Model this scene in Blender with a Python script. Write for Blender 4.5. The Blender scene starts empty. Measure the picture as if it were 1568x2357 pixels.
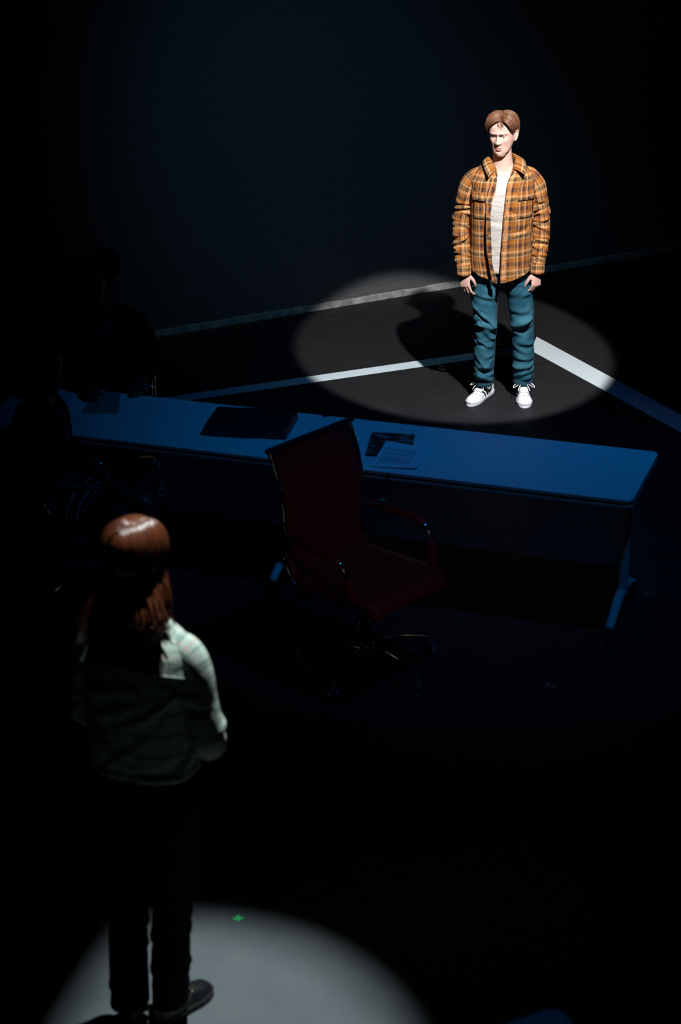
import bpy, math, random
import numpy as np
from mathutils import Vector, Matrix

# ------------------------------------------------------------------ camera, light, exposure
scene = bpy.context.scene
COL = scene.collection
F_PX, PITCH, CAM_H, ROLL = 4146.4, 0.416358, 3.912, 0.026228
cd = bpy.data.cameras.new('camera'); cam = bpy.data.objects.new('camera', cd); COL.objects.link(cam)
cd.sensor_fit = 'VERTICAL'; cd.sensor_height = 36.0; cd.sensor_width = 24.0
cd.lens = F_PX / 2357.0 * 36.0
cd.clip_start = .05; cd.clip_end = 60
cd.dof.use_dof = True; cd.dof.focus_distance = 10.75; cd.dof.aperture_fstop = 2.6
fw = Vector((0, math.cos(PITCH), -math.sin(PITCH))); upv = Vector((0, math.sin(PITCH), math.cos(PITCH))); rt = Vector((1, 0, 0))
c_, s_ = math.cos(ROLL), math.sin(ROLL)
cx_ = rt * c_ - upv * s_; cy_ = rt * s_ + upv * c_; cz_ = -fw
cam.matrix_world = Matrix(((cx_.x, cy_.x, cz_.x, 0), (cx_.y, cy_.y, cz_.y, 0), (cx_.z, cy_.z, cz_.z, CAM_H), (0, 0, 0, 1)))
scene.camera = cam
vs = scene.view_settings
vs.view_transform = 'Standard'; vs.look = 'None'; vs.gamma = 1.0; vs.use_curve_mapping = False; vs.exposure = 0.0

w = bpy.data.worlds.new('world'); scene.world = w; w.use_nodes = True
w.node_tree.nodes['Background'].inputs[0].default_value = (.0004, .0012, .004, 1)
w.node_tree.nodes['Background'].inputs[1].default_value = 0.30

def spot(name, loc, d, half, power, color, blend, radius):
    l = bpy.data.lights.new(name, 'SPOT'); o = bpy.data.objects.new(name, l); COL.objects.link(o)
    o.location = loc; o.rotation_euler = Vector(d).to_track_quat('-Z', 'Y').to_euler()
    l.spot_size = 2 * half; l.spot_blend = blend; l.energy = power; l.color = color; l.shadow_soft_size = radius
    return o
R = math.radians
spot('profile_spotlight', (1.45, 7.4, 4.22), (-.64, 3.91, -4.22), R(10.3), 1760, (1.0, .99, .985), .12, .04)
LAMP_L, LAMP_D = (-.03, 5.80, 5.0), (-.60, -1.32, -5.0)
spot('steep_spotlight', LAMP_L, LAMP_D, R(10.3), 1150, (.86, .97, 1.0), .62, .012)
spot('blue_wash_lamp', (1.95, 5.7, 6.0), (-1.20, 2.45, -5.26), R(21.5), 290, (.0, .29, 1.0), 1.0, .12)
spot('small_blue_lamp', (1.0, 4.2, 5.0), (-.42, -.50, -4.26), R(8), 13, (.0, .30, 1.0), .8, .10)
spot('wall_bounce_fill', (-.6, 6.8, 6.0), (.72, 5.7, -5.30), R(16), 255, (.22, .60, 1.0), 1.0, .25)  # added fill, stands in for light bounced off the spotlit floor
spot('blue_wall_fill', (-.8, 6.2, 6.4), (1.0, 6.0, -3.0), R(22), 28, (.0, .50, 1.0), 1.0, .25)  # added fill for the faint blue ambient on the wall
spot('chair_fill_light', (1.6, 3.5, 3.0), (-1.47, 3.45, -2.35), R(8.5), 10, (1.0, .5, .4), .8, .1)  # added warm fill that lifts the red chair out of the dark

# ------------------------------------------------------------------ helpers
rng = np.random.default_rng(11)
def A(*v): return np.array(v, float)
def link(name, me_or_none, parent=None):
    o = bpy.data.objects.new(name, me_or_none); COL.objects.link(o)
    if parent is not None: o.parent = parent
    return o
def tag(o, label=None, cat=None, group=None, kind=None):
    if label: o['label'] = label
    if cat: o['category'] = cat
    if group: o['group'] = group
    if kind: o['kind'] = kind
    return o
def thing(name, label, cat, loc=(0, 0, 0), rz=0, group=None):
    o = link(name, None); o.location = loc; o.rotation_euler = (0, 0, rz); o.empty_display_size = .1
    return tag(o, label, cat, group)

class MB:
    def __init__(s): s.v = []; s.f = []; s.uv = []; s.n = 0
    def add(s, P, faces, uvs=None):
        b = s.n; s.v.extend([tuple(p) for p in P]); s.n += len(P)
        for k, f in enumerate(faces):
            s.f.append(tuple(b + i for i in f))
            s.uv.append(uvs[k] if uvs is not None else [(0, 0)] * len(f))
    def grid(s, G, closed=False, U=None, V=None, cap0=False, cap1=False):
        G = np.asarray(G, float); m, n = G.shape[:2]
        if U is None:
            mid = G[m // 2]; seg = np.linalg.norm(np.diff(np.vstack([mid, mid[:1]]), axis=0), axis=1); U = np.concatenate([[0], np.cumsum(seg)])
        U = np.asarray(U, float)
        if V is None:
            cc = G.mean(axis=1); V = np.concatenate([[0], np.cumsum(np.linalg.norm(np.diff(cc, axis=0), axis=1))])
        V = np.asarray(V, float)
        F = []; Q = []; nn = n if closed else n - 1
        for j in range(m - 1):
            for i in range(nn):
                i2 = (i + 1) % n
                F.append((j * n + i, j * n + i2, (j + 1) * n + i2, (j + 1) * n + i))
                if V.ndim == 2:
                    Q.append([(U[i], V[j, i]), (U[i + 1], V[j, i2]), (U[i + 1], V[j + 1, i2]), (U[i], V[j + 1, i])])
                else:
                    Q.append([(U[i], V[j]), (U[i + 1], V[j]), (U[i + 1], V[j + 1]), (U[i], V[j + 1])])
        if cap0: F.append(tuple(range(n - 1, -1, -1))); Q.append([(0, 0)] * n)
        if cap1: F.append(tuple((m - 1) * n + i for i in range(n))); Q.append([(0, 0)] * n)
        s.add(G.reshape(-1, 3), F, Q)
    def box(s, c, d, rz=0, bev=0):
        x, y, z = d[0] / 2, d[1] / 2, d[2] / 2
        P = np.array([(i * x, j * y, k * z) for k in (-1, 1) for j in (-1, 1) for i in (-1, 1)])
        ca, sa = math.cos(rz), math.sin(rz)
        P = P @ np.array([[ca, sa, 0], [-sa, ca, 0], [0, 0, 1]]) + A(*c)
        s.add(P, [(0, 2, 3, 1), (4, 5, 7, 6), (0, 1, 5, 4), (2, 6, 7, 3), (0, 4, 6, 2), (1, 3, 7, 5)])
    def tube(s, pts, rad, n=10, ref=(0, 0, 1), dense=None, fold=None, rounded=True, U=None):
        """tapered tube; rad = list of r or (ra, rb); ref fixes the first axis"""
        pts = np.array(pts, float); rad = np.array([(r, r) if np.isscalar(r) else r for r in rad], float)
        if dense: pts, rad = spline(pts, dense), spline(rad, dense)
        m = len(pts); T = np.gradient(pts, axis=0); T /= np.linalg.norm(T, axis=1)[:, None] + 1e-12
        ref = np.array(ref, float); G = []
        a = ref - T[0] * (ref @ T[0]); a /= np.linalg.norm(a) + 1e-9
        L = np.concatenate([[0], np.cumsum(np.linalg.norm(np.diff(pts, axis=0), axis=1))])
        th = np.linspace(0, 2 * np.pi, n, endpoint=False)
        for j in range(m):
            a = a - T[j] * (a @ T[j]); a /= np.linalg.norm(a) + 1e-9
            b = np.cross(T[j], a)
            ra, rb = rad[j]
            off = fold(th, L[j]) if fold is not None else 0
            G.append(pts[j] + np.outer(np.cos(th) * (ra + off), a) + np.outer(np.sin(th) * (rb + off), b))
        V = list(L)
        if rounded:
            r0, r1 = rad[0].mean(), rad[-1].mean()
            pre, post = [], []
            for k in (.35, .75, .97):
                q = math.sqrt(1 - k * k)
                pre.insert(0, pts[0] - T[0] * r0 * k + (G[0] - pts[0]) * q)
                post.append(pts[-1] + T[-1] * r1 * k + (G[-1] - pts[-1]) * q)
            G = pre + G + post; V = [V[0]] * 3 + V + [V[-1]] * 3
        s.grid(np.array(G), closed=True, V=V, U=U, cap0=True, cap1=True)
    def sphere(s, c, r, n=16, m=10):
        r = A(r, r, r) if np.isscalar(r) else A(*r); G = []
        for j in range(m + 1):
            t = -math.pi / 2 + math.pi * j / m * .998 + .003
            ph = np.linspace(0, 2 * np.pi, n, endpoint=False)
            G.append(np.stack([np.cos(ph) * math.cos(t) * r[0], np.sin(ph) * math.cos(t) * r[1], np.full(n, math.sin(t) * r[2])], 1) + A(*c))
        s.grid(np.array(G), closed=True, cap0=True, cap1=True)
    def xform(s, M, start=0):
        M = np.array(M)
        for i in range(start, s.n):
            p = s.v[i]; s.v[i] = tuple(M[:3, :3] @ np.array(p) + M[:3, 3])
    def build(s, name, mat, parent=None, smooth=True, bevel=0, solid=0, sub=0, label=None, voxel=0, sm=0):
        me = bpy.data.meshes.new(name); me.from_pydata(s.v, [], s.f)
        ul = me.uv_layers.new(name='UVMap'); ul.data.foreach_set('uv', np.array([c for q in s.uv for c in q], float).ravel())
        me.materials.append(mat)
        if smooth: me.polygons.foreach_set('use_smooth', [True] * len(me.polygons))
        me.validate(); me.update()
        o = link(name, me, parent)
        if label: o['label'] = label
        if voxel:
            m = o.modifiers.new('r', 'REMESH'); m.mode = 'VOXEL'; m.voxel_size = voxel; m.use_smooth_shade = True
            if sm: q = o.modifiers.new('s', 'SMOOTH'); q.iterations = sm; q.factor = .5
            dg = bpy.context.evaluated_depsgraph_get(); ev = o.evaluated_get(dg)
            m2 = bpy.data.meshes.new_from_object(ev); o.modifiers.clear(); o.data = m2; m2.name = name
            if not m2.materials: m2.materials.append(mat)
            m2.polygons.foreach_set('use_smooth', [True] * len(m2.polygons))
        if bevel:
            m = o.modifiers.new('b', 'BEVEL'); m.width = bevel; m.segments = 3; m.limit_method = 'ANGLE'; m.angle_limit = R(40)
        if solid: m = o.modifiers.new('t', 'SOLIDIFY'); m.thickness = solid; m.offset = 0
        if sub: m = o.modifiers.new('u', 'SUBSURF'); m.levels = sub; m.render_levels = sub
        return o

def spline(P, m):
    P = np.array(P, float); n = len(P)
    if n < 3: t = np.linspace(0, 1, m)[:, None]; return P[0] * (1 - t) + P[-1] * t
    d = np.linalg.norm(np.diff(P, axis=0), axis=1) + 1e-6
    if P.shape[1] == 2: d = np.ones(n - 1)
    Q = np.vstack([2 * P[0] - P[1], P, 2 * P[-1] - P[-2]]); out = []
    for t in np.linspace(0, n - 1 - 1e-9, m):
        i = int(t); u = t - i; p0, p1, p2, p3 = Q[i], Q[i + 1], Q[i + 2], Q[i + 3]
        out.append(.5 * ((2 * p1) + (-p0 + p2) * u + (2 * p0 - 5 * p1 + 4 * p2 - p3) * u * u + (-p0 + 3 * p1 - 3 * p2 + p3) * u ** 3))
    return np.array(out)
def interp(z, T):
    T = np.array(T, float); T = T[np.argsort(T[:, 0])]
    return np.array([np.interp(z, T[:, 0], T[:, k]) for k in range(1, T.shape[1])])
def sinterp(z, T):           # smooth version
    T = np.array(T, float); T = T[np.argsort(T[:, 0])]
    h = .02
    return sum(interp(z + d, T) * wt for d, wt in ((-h, .25), (0, .5), (h, .25)))
def adiff(a, b): return (a - b + np.pi) % (2 * np.pi) - np.pi
def make_folds(seed, n, L, amp=(.004, .009), wid=(.008, .016), lo=0, hi=1, bias=None, span=(.6, 1.5), slope=.05):
    r = np.random.default_rng(seed); fs = []
    for k in range(n):
        v0 = L * r.uniform(lo, hi) if bias is None else bias[k % len(bias)] + r.normal(0, .02)
        fs.append((v0, r.uniform(0, 2 * np.pi), r.normal(0, slope), r.uniform(*wid), r.uniform(*amp), r.uniform(*span)))
    def f(th, v):
        o = np.zeros_like(th)
        for v0, a0, sl, wd, am, sp in fs:
            d = adiff(th, a0); q = (v - v0 - sl * d) / wd
            o += am * (np.exp(-q * q) - .9 * np.exp(-(q - 1.5) ** 2)) * np.exp(-(d / sp) ** 2)
        return o
    return f

# ------------------------------------------------------------------ materials
def mat(name, col, rough=.6, metal=0, spec=.5, **k):
    m = bpy.data.materials.new(name); m.use_nodes = True; b = m.node_tree.nodes['Principled BSDF']
    b.inputs['Base Color'].default_value = (*col, 1); b.inputs['Roughness'].default_value = rough
    b.inputs['Metallic'].default_value = metal; b.inputs['Specular IOR Level'].default_value = spec
    for kk, v in k.items(): b.inputs[kk.replace('_', ' ')].default_value = v
    return m
def N(m, t, **k):
    n = m.node_tree.nodes.new(t)
    for a, v in k.items():
        if a.startswith('i_'): n.inputs[a[2:].replace('_', ' ')].default_value = v
        else: setattr(n, a, v)
    return n
def L(m, a, b): m.node_tree.links.new(a, b)
def bsdf(m): return m.node_tree.nodes['Principled BSDF']
def noise_bump(m, scale, strength, dist=.002, coord='Object', vec_scale=None, detail=4):
    tc = N(m, 'ShaderNodeTexCoord'); src = tc.outputs[coord]
    if vec_scale:
        mp = N(m, 'ShaderNodeMapping'); mp.inputs['Scale'].default_value = vec_scale; L(m, src, mp.inputs[0]); src = mp.outputs[0]
    n = N(m, 'ShaderNodeTexNoise', i_Scale=scale, i_Detail=detail); L(m, src, n.inputs['Vector'])
    b = N(m, 'ShaderNodeBump', i_Strength=strength, i_Distance=dist); L(m, n.outputs['Fac'], b.inputs['Height'])
    L(m, b.outputs[0], bsdf(m).inputs['Normal']); return n
def col_noise(m, c0, c1, scale, coord='Object', vec_scale=None, lo=.35, hi=.65, detail=4):
    tc = N(m, 'ShaderNodeTexCoord'); src = tc.outputs[coord]
    if vec_scale:
        mp = N(m, 'ShaderNodeMapping'); mp.inputs['Scale'].default_value = vec_scale; L(m, src, mp.inputs[0]); src = mp.outputs[0]
    n = N(m, 'ShaderNodeTexNoise', i_Scale=scale, i_Detail=detail); L(m, src, n.inputs['Vector'])
    r = N(m, 'ShaderNodeValToRGB'); e = r.color_ramp.elements
    e[0].position = lo; e[0].color = (*c0, 1); e[1].position = hi; e[1].color = (*c1, 1)
    L(m, n.outputs['Fac'], r.inputs[0]); L(m, r.outputs[0], bsdf(m).inputs['Base Color']); return r
def srgb(r, g, b):
    f = lambda c: (c / 255 / 12.92) if c / 255 <= .04045 else ((c / 255 + .055) / 1.055) ** 2.4
    return (f(r), f(g), f(b))
def stripe_ramp(m, sock, period, bands, off=0):
    """bands: list of (start fraction, colour)"""
    d = N(m, 'ShaderNodeMath', operation='DIVIDE'); d.inputs[1].default_value = period; L(m, sock, d.inputs[0])
    a = N(m, 'ShaderNodeMath', operation='ADD'); a.inputs[1].default_value = off; L(m, d.outputs[0], a.inputs[0])
    f = N(m, 'ShaderNodeMath', operation='FRACT'); L(m, a.outputs[0], f.inputs[0])
    r = N(m, 'ShaderNodeValToRGB'); cr = r.color_ramp; cr.interpolation = 'CONSTANT'
    cr.elements[0].position = bands[0][0]; cr.elements[0].color = (*bands[0][1], 1)
    cr.elements[1].position = bands[1][0]; cr.elements[1].color = (*bands[1][1], 1)
    for p, c in bands[2:]: e = cr.elements.new(p); e.color = (*c, 1)
    L(m, f.outputs[0], r.inputs[0]); return r.outputs[0]
def plaid(name, pu, wu, pv, wv, rough=.85, fac=.5, offu=0, offv=0):
    m = mat(name, (1, 1, 1), rough, spec=.2)
    uv = N(m, 'ShaderNodeUVMap'); sx = N(m, 'ShaderNodeSeparateXYZ'); L(m, uv.outputs[0], sx.inputs[0])
    a = stripe_ramp(m, sx.outputs[0], pu, wu, offu); b = stripe_ramp(m, sx.outputs[1], pv, wv, offv)
    x = N(m, 'ShaderNodeMix', data_type='RGBA'); x.inputs[0].default_value = fac
    L(m, a, x.inputs[6]); L(m, b, x.inputs[7])
    L(m, x.outputs[2], bsdf(m).inputs['Base Color'])
    noise_bump(m, 90, .25, .003)
    return m
M = {}
# floor: black vinyl, grading to grey towards the front of the stage, scuffed
m = M['floor'] = mat('stage_floor_vinyl', (.02, .02, .02), .65, spec=.18)
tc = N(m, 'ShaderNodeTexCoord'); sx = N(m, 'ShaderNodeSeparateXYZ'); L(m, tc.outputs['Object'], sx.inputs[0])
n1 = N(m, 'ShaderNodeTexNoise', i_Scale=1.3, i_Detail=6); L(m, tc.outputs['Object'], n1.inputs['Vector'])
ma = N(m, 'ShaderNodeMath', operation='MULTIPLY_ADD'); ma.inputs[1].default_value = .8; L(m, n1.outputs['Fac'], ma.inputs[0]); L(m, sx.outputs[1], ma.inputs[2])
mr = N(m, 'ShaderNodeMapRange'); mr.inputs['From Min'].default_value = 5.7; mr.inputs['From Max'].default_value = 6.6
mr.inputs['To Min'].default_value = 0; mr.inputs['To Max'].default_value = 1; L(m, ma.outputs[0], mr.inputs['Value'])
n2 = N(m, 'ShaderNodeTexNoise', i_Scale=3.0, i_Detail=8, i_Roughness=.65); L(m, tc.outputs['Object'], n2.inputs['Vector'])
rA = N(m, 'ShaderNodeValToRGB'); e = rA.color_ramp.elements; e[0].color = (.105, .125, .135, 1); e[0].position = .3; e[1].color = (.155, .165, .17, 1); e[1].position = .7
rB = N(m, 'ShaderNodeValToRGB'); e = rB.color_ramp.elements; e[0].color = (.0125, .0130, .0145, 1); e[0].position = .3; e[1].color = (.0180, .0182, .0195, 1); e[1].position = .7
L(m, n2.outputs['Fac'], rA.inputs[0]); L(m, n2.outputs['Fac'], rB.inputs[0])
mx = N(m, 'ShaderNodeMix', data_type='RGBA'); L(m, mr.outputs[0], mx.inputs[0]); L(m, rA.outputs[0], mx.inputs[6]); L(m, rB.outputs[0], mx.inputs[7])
# scuffs and specks
vo = N(m, 'ShaderNodeTexVoronoi', i_Scale=5.0); vo.feature = 'F1'; L(m, tc.outputs['Object'], vo.inputs['Vector'])
sp = N(m, 'ShaderNodeMath', operation='LESS_THAN'); sp.inputs[1].default_value = .022; L(m, vo.outputs['Distance'], sp.inputs[0])
mp = N(m, 'ShaderNodeMapping'); mp.inputs['Scale'].default_value = (1.2, 22, 1); mp.inputs['Rotation'].default_value = (0, 0, .35); L(m, tc.outputs['Object'], mp.inputs[0])
n3 = N(m, 'ShaderNodeTexNoise', i_Scale=2.2, i_Detail=3); L(m, mp.outputs[0], n3.inputs['Vector'])
sc = N(m, 'ShaderNodeMapRange'); sc.inputs['From Min'].default_value = .66; sc.inputs['From Max'].default_value = .74; L(m, n3.outputs['Fac'], sc.inputs['Value'])
sm_ = N(m, 'ShaderNodeMath', operation='MULTIPLY'); sm_.inputs[1].default_value = .22; L(m, sc.outputs[0], sm_.inputs[0])
ad = N(m, 'ShaderNodeMath', operation='MULTIPLY_ADD'); ad.inputs[1].default_value = .35; L(m, sp.outputs[0], ad.inputs[0]); L(m, sm_.outputs[0], ad.inputs[2])
mx2 = N(m, 'ShaderNodeMix', data_type='RGBA'); mx2.inputs[7].default_value = (.11, .11, .11, 1)
L(m, ad.outputs[0], mx2.inputs[0]); L(m, mx.outputs[2], mx2.inputs[6]); L(m, mx2.outputs[2], bsdf(m).inputs['Base Color'])
bp = N(m, 'ShaderNodeBump', i_Strength=.15, i_Distance=.002); L(m, n2.outputs['Fac'], bp.inputs['Height']); L(m, bp.outputs[0], bsdf(m).inputs['Normal'])

M['wall'] = mat('dark_grey_painted_wall', (.075, .078, .080), .8, spec=.2); noise_bump(M['wall'], 9, .5, .02, vec_scale=(1, 1, 4), detail=8)
M['blackwall'] = mat('black_masking', (.004, .004, .005), .9, spec=.1)
M['skirt'] = mat('bare_plaster_strip', (.34, .34, .33), .85, spec=.2); col_noise(M['skirt'], (.17, .16, .15), (.30, .30, .29), 14); noise_bump(M['skirt'], 30, .8, .01)
M['tape'] = mat('white_floor_tape', (.58, .66, .69), .55, spec=.3); col_noise(M['tape'], (.54, .62, .655), (.60, .68, .71), 3)
M['green'] = mat('green_glow_tape', (.03, .55, .14), .5); bsdf(M['green']).inputs['Emission Color'].default_value = (.02, .5, .1, 1); bsdf(M['green']).inputs['Emission Strength'].default_value = .22
M['greendim'] = mat('green_spike_tape', (.05, .30, .16), .6)
M['laminate'] = mat('white_laminate', (.72, .74, .76), .5, spec=.25); col_noise(M['laminate'], (.69, .71, .73), (.75, .77, .79), 40)
M['edge'] = mat('grey_edge_band', (.34, .36, .34), .5)
M['black'] = mat('black_plastic', (.008, .008, .009), .45)
M['steelgrey'] = mat('light_grey_powder_coat', (.42, .45, .46), .45)
M['chrome'] = mat('chrome', (.55, .55, .57), .08, 1.0)
M['red'] = mat('red_leather', (.30, .012, .008), .5, spec=.3); noise_bump(M['red'], 220, .2, .001)
M['redsleeve'] = mat('red_arm_sleeve', (.34, .015, .010), .5, spec=.3)
M['blackleather'] = mat('black_leather', (.010, .010, .012), .5)
M['case'] = mat('black_case_shell', (.008, .009, .012), .6); noise_bump(M['case'], 160, .3, .001)
M['caserim'] = mat('case_aluminium_rim', (.06, .065, .07), .4, .6)
M['paper'] = mat('white_paper', (.80, .82, .84), .7)
M['folder'] = mat('grey_card_folder', (.22, .22, .20), .8)
M['shirt'] = None
DK = srgb(58, 42, 42); OR = srgb(152, 90, 32); CR = srgb(200, 146, 98); OL = srgb(92, 82, 56); TH = srgb(196, 176, 138); OB = srgb(132, 78, 36)
warp = [(0, DK), (.12, OB), (.24, CR), (.36, OB), (.40, DK), (.50, OR), (.72, TH), (.745, OR), (.80, OL), (.88, CR), (.96, OR)]
weft = [(0, DK), (.20, OR), (.46, TH), (.49, OL), (.57, DK), (.61, OL), (.70, CR), (.83, OR), (.93, OB)]
M['shirt'] = plaid('orange_plaid_flannel', .125, warp, .112, weft, offu=.2)
M['shirt2'] = plaid('orange_plaid_flannel_sleeve', .092, warp, .112, weft, offu=.3, offv=.35)
M['tee'] = mat('white_cotton', (.50, .465, .43), .9, spec=.1); noise_bump(M['tee'], 18, .6, .012, vec_scale=(1, 1, 2.2))
m = M['jeans'] = mat('washed_denim', (.02, .10, .16), .9, spec=.15); col_noise(m, (.010, .062, .098), (.034, .125, .170), 11); noise_bump(m, 260, .35, .0015)
M['stitch'] = mat('pale_denim_stitch', (.07, .10, .11), .9)
M['denimdark'] = mat('dark_denim_hem', (.005, .05, .08), .9)
M['shoe'] = mat('white_leather', (.74, .75, .77), .45, spec=.4)
M['sole'] = mat('white_rubber_sole', (.64, .66, .70), .6)
M['stripe'] = mat('black_shoe_stripe', (.008, .010, .012), .5)
M['lace'] = mat('white_shoelace', (.78, .80, .80), .8); noise_bump(M['lace'], 400, .4, .001)
M['button'] = mat('dark_shell_button', (.05, .045, .05), .25)
M['buttonhole'] = mat('brown_thread', (.05, .025, .01), .9)
M['skin'] = mat('fair_skin', (.60, .37, .30), .5, spec=.3, Subsurface_Weight=.0); noise_bump(M['skin'], 120, .12, .001)
M['skin_w'] = mat('pale_skin', (.66, .42, .33), .5, spec=.3)
M['skin_d'] = mat('deep_brown_skin', (.055, .028, .018), .45, spec=.35)
M['eyewhite'] = mat('eye_white', (.36, .31, .29), .25); M['iris'] = mat('blue_grey_iris', (.05, .07, .08), .2)
M['lips'] = mat('lips', (.55, .20, .16), .45)
def hairmat(name, c0, c1, rough=.38, spec=.5):
    m = mat(name, c0, rough, spec=spec)
    col_noise(m, c0, c1, 1.0, coord='UV', vec_scale=(260, 6, 1), lo=.3, hi=.7)
    tc = N(m, 'ShaderNodeTexCoord'); mp = N(m, 'ShaderNodeMapping'); mp.inputs['Scale'].default_value = (700, 12, 1); L(m, tc.outputs['UV'], mp.inputs[0])
    n = N(m, 'ShaderNodeTexNoise', i_Scale=1.0, i_Detail=2); L(m, mp.outputs[0], n.inputs['Vector'])
    b = N(m, 'ShaderNodeBump', i_Strength=.5, i_Distance=.002); L(m, n.outputs['Fac'], b.inputs['Height']); L(m, b.outputs[0], bsdf(m).inputs['Normal'])
    return m
M['hair_m'] = hairmat('chestnut_hair', (.075, .026, .011), (.25, .115, .058), .38, .6)
M['brow'] = mat('brown_eyebrow', (.07, .028, .015), .8)
M['hair_w'] = hairmat('auburn_hair', (.040, .010, .004), (.17, .045, .015), .29, .8)
M['hair_d'] = mat('black_curly_hair', (.004, .004, .005), .75, spec=.15); noise_bump(M['hair_d'], 60, 1.0, .02)
GW = srgb(186, 200, 188); GG = srgb(112, 136, 122); GD = srgb(70, 92, 84); GP = srgb(222, 140, 128); GC = srgb(208, 200, 172)
M['jacket'] = plaid('sage_plaid_flannel', .075, [(0, GW), (.30, GG), (.36, GW), (.44, GG), (.50, GW), (.60, GP), (.635, GW), (.8, GD), (.84, GW), (.9, GC)],
                    .070, [(0, GW), (.25, GD), (.33, GG), (.42, GD), (.50, GW), (.66, GP), (.69, GW), (.82, GG), (.9, GW)])
M['darktrouser'] = mat('black_trousers', (.007, .008, .008), .9, spec=.1)
M['boot'] = mat('black_leather_boot', (.010, .011, .014), .38, spec=.5)
M['welt'] = mat('boot_welt_stitch', (.10, .09, .07), .6)
M['brass'] = mat('brass_eyelet', (.65, .38, .14), .3, 1.0)
M['bootlace'] = mat('dark_bootlace', (.06, .07, .08), .7)
M['darkjacket'] = mat('black_blazer', (.004, .004, .005), .9, spec=.1)
M['darktop'] = mat('dark_blue_blouse', (.012, .014, .022), .8)

# ------------------------------------------------------------------ the setting
fl = MB()
fl.grid(np.array([[(x, y, 0) for x in np.linspace(-9, 9, 3)] for y in np.linspace(-3, 17, 3)]))
tag(fl.build('floor', M['floor'], smooth=False), kind='structure')
WD = A(2.237, 1.042, 0); WD /= np.linalg.norm(WD); WN = A(WD[1], -WD[0], 0)       # WN points to the room
W0 = A(-1.333, 11.895, 0)
CORN = 4.55
def wallbox(p, d, length, t, h, z0=0):
    """box whose room face starts at p and runs along d; thickness t goes away from the room (left of d)"""
    n = A(-d[1], d[0], 0); q = p + d * length
    P = [p, q, q + n * t, p + n * t]
    V = [(*a[:2], z0) for a in P] + [(*a[:2], z0 + h) for a in P]
    mb = MB(); mb.add(V, [(3, 2, 1, 0), (4, 5, 6, 7), (0, 1, 5, 4), (1, 2, 6, 5), (2, 3, 7, 6), (3, 0, 4, 7)]); return mb
tag(wallbox(W0 - WD * 6, WD, 6 + CORN, .15, 6.0).build('wall_back', M['wall'], smooth=False), kind='structure')
cp = W0 + WD * CORN
tag(wallbox(cp, WN, 9, .15, 6.0).build('wall_right', M['blackwall'], smooth=False), kind='structure')
# rough bare strip along the foot of the back wall
sb = MB(); G = []
r_ = np.random.default_rng(3)
ts = np.linspace(-6, CORN, 420); jit = np.convolve(r_.normal(0, .0035, 440), np.ones(6) / 6 * 1.4, 'same')[:420]
G.append([W0 + WD * t + WN * (.016 + j * .5) + A(0, 0, 0) for t, j in zip(ts, jit)])
G.append([W0 + WD * t + WN * (.014 + j * .3) + A(0, 0, .038 + j) for t, j in zip(ts, jit)])
G.append([W0 + WD * t + WN * .001 + A(0, 0, .046 + j) for t, j in zip(ts, jit)])
sb.grid(np.array(G)); tag(sb.build('baseboard_back', M['skirt'], smooth=False), kind='structure')

def strip(name, pts, z, mt, label, cat='floor tape', group=None):
    mb = MB(); n = len(pts); c = np.mean(pts, axis=0)
    V = [(p[0] - c[0], p[1] - c[1], 0) for p in pts] + [(p[0] - c[0], p[1] - c[1], z) for p in pts]
    F = [tuple(range(n - 1, -1, -1)), tuple(range(n, 2 * n))] + [(i, (i + 1) % n, n + (i + 1) % n, n + i) for i in range(n)]
    mb.add(V, F); o = mb.build(name, mt, smooth=False); o.location = (c[0], c[1], .0003); return tag(o, label, cat, group)
# L-shaped boundary: two tapes that meet behind the standing man
strip('floor_tape', [(-1.9, 10.235), (1.36, 11.385), (1.37, 11.704 - .15), (-1.9, 10.385)][:0] or [(-1.75, 10.354), (1.33, 11.43), (1.365, 11.575), (-1.80, 10.455)], .0006, M['tape'],
      'long white floor tape running left behind the man in the plaid shirt')
strip('floor_tape', [(1.33, 11.43), (1.315, 11.40), (3.2, 7.50), (3.33, 7.55), (1.375, 11.715), (1.365, 11.575)][:0] or [(1.30, 11.43), (3.02, 7.70), (3.15, 7.76), (1.37, 11.715)], .0008, M['tape'],
      'white floor tape running from behind the man down to the right edge')
def cross(px, py, a, l, wd, mt, label, kind='cross'):
    o = thing('spike_mark', label, 'tape mark', (px, py, .0006), a)
    b = MB(); b.box((0, 0, .0003), (l, wd, .0006)); b.build('tape_piece', mt, o, smooth=False)
    b = MB()
    if kind == 'cross': b.box((0, 0, .0009), (wd, l * .92, .0006))
    else: b.box((-l / 2 + wd / 2, l * .35, .0003), (wd, l * .7, .0006))
    b.build('tape_piece', mt, o, smooth=False)
cross(-.402, 5.29, .13, .036, .0105, M['green'], 'bright green cross of tape in the lit patch beside the woman')
cross(.231, 8.998, .1, .045, .014, M['greendim'], 'dim green tape cross in the dark under the right table')
cross(-.176, 7.09, .2, .04, .012, M['greendim'], 'dim green tape cross on the floor left of the red chair base')
cross(.905, 6.90, -.15, .045, .011, M['greendim'], 'dim green L-shaped tape mark on the dark floor right of the red chair', 'ell')
cross(1.48, 7.77, .2, .035, .008, M['greendim'], 'faint small tape corner on the floor right of the right table leg', 'ell')
cross(1.60, 6.70, .1, .05, .012, M['greendim'], 'faint green tape corner at the right edge of the frame', 'ell')

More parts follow.
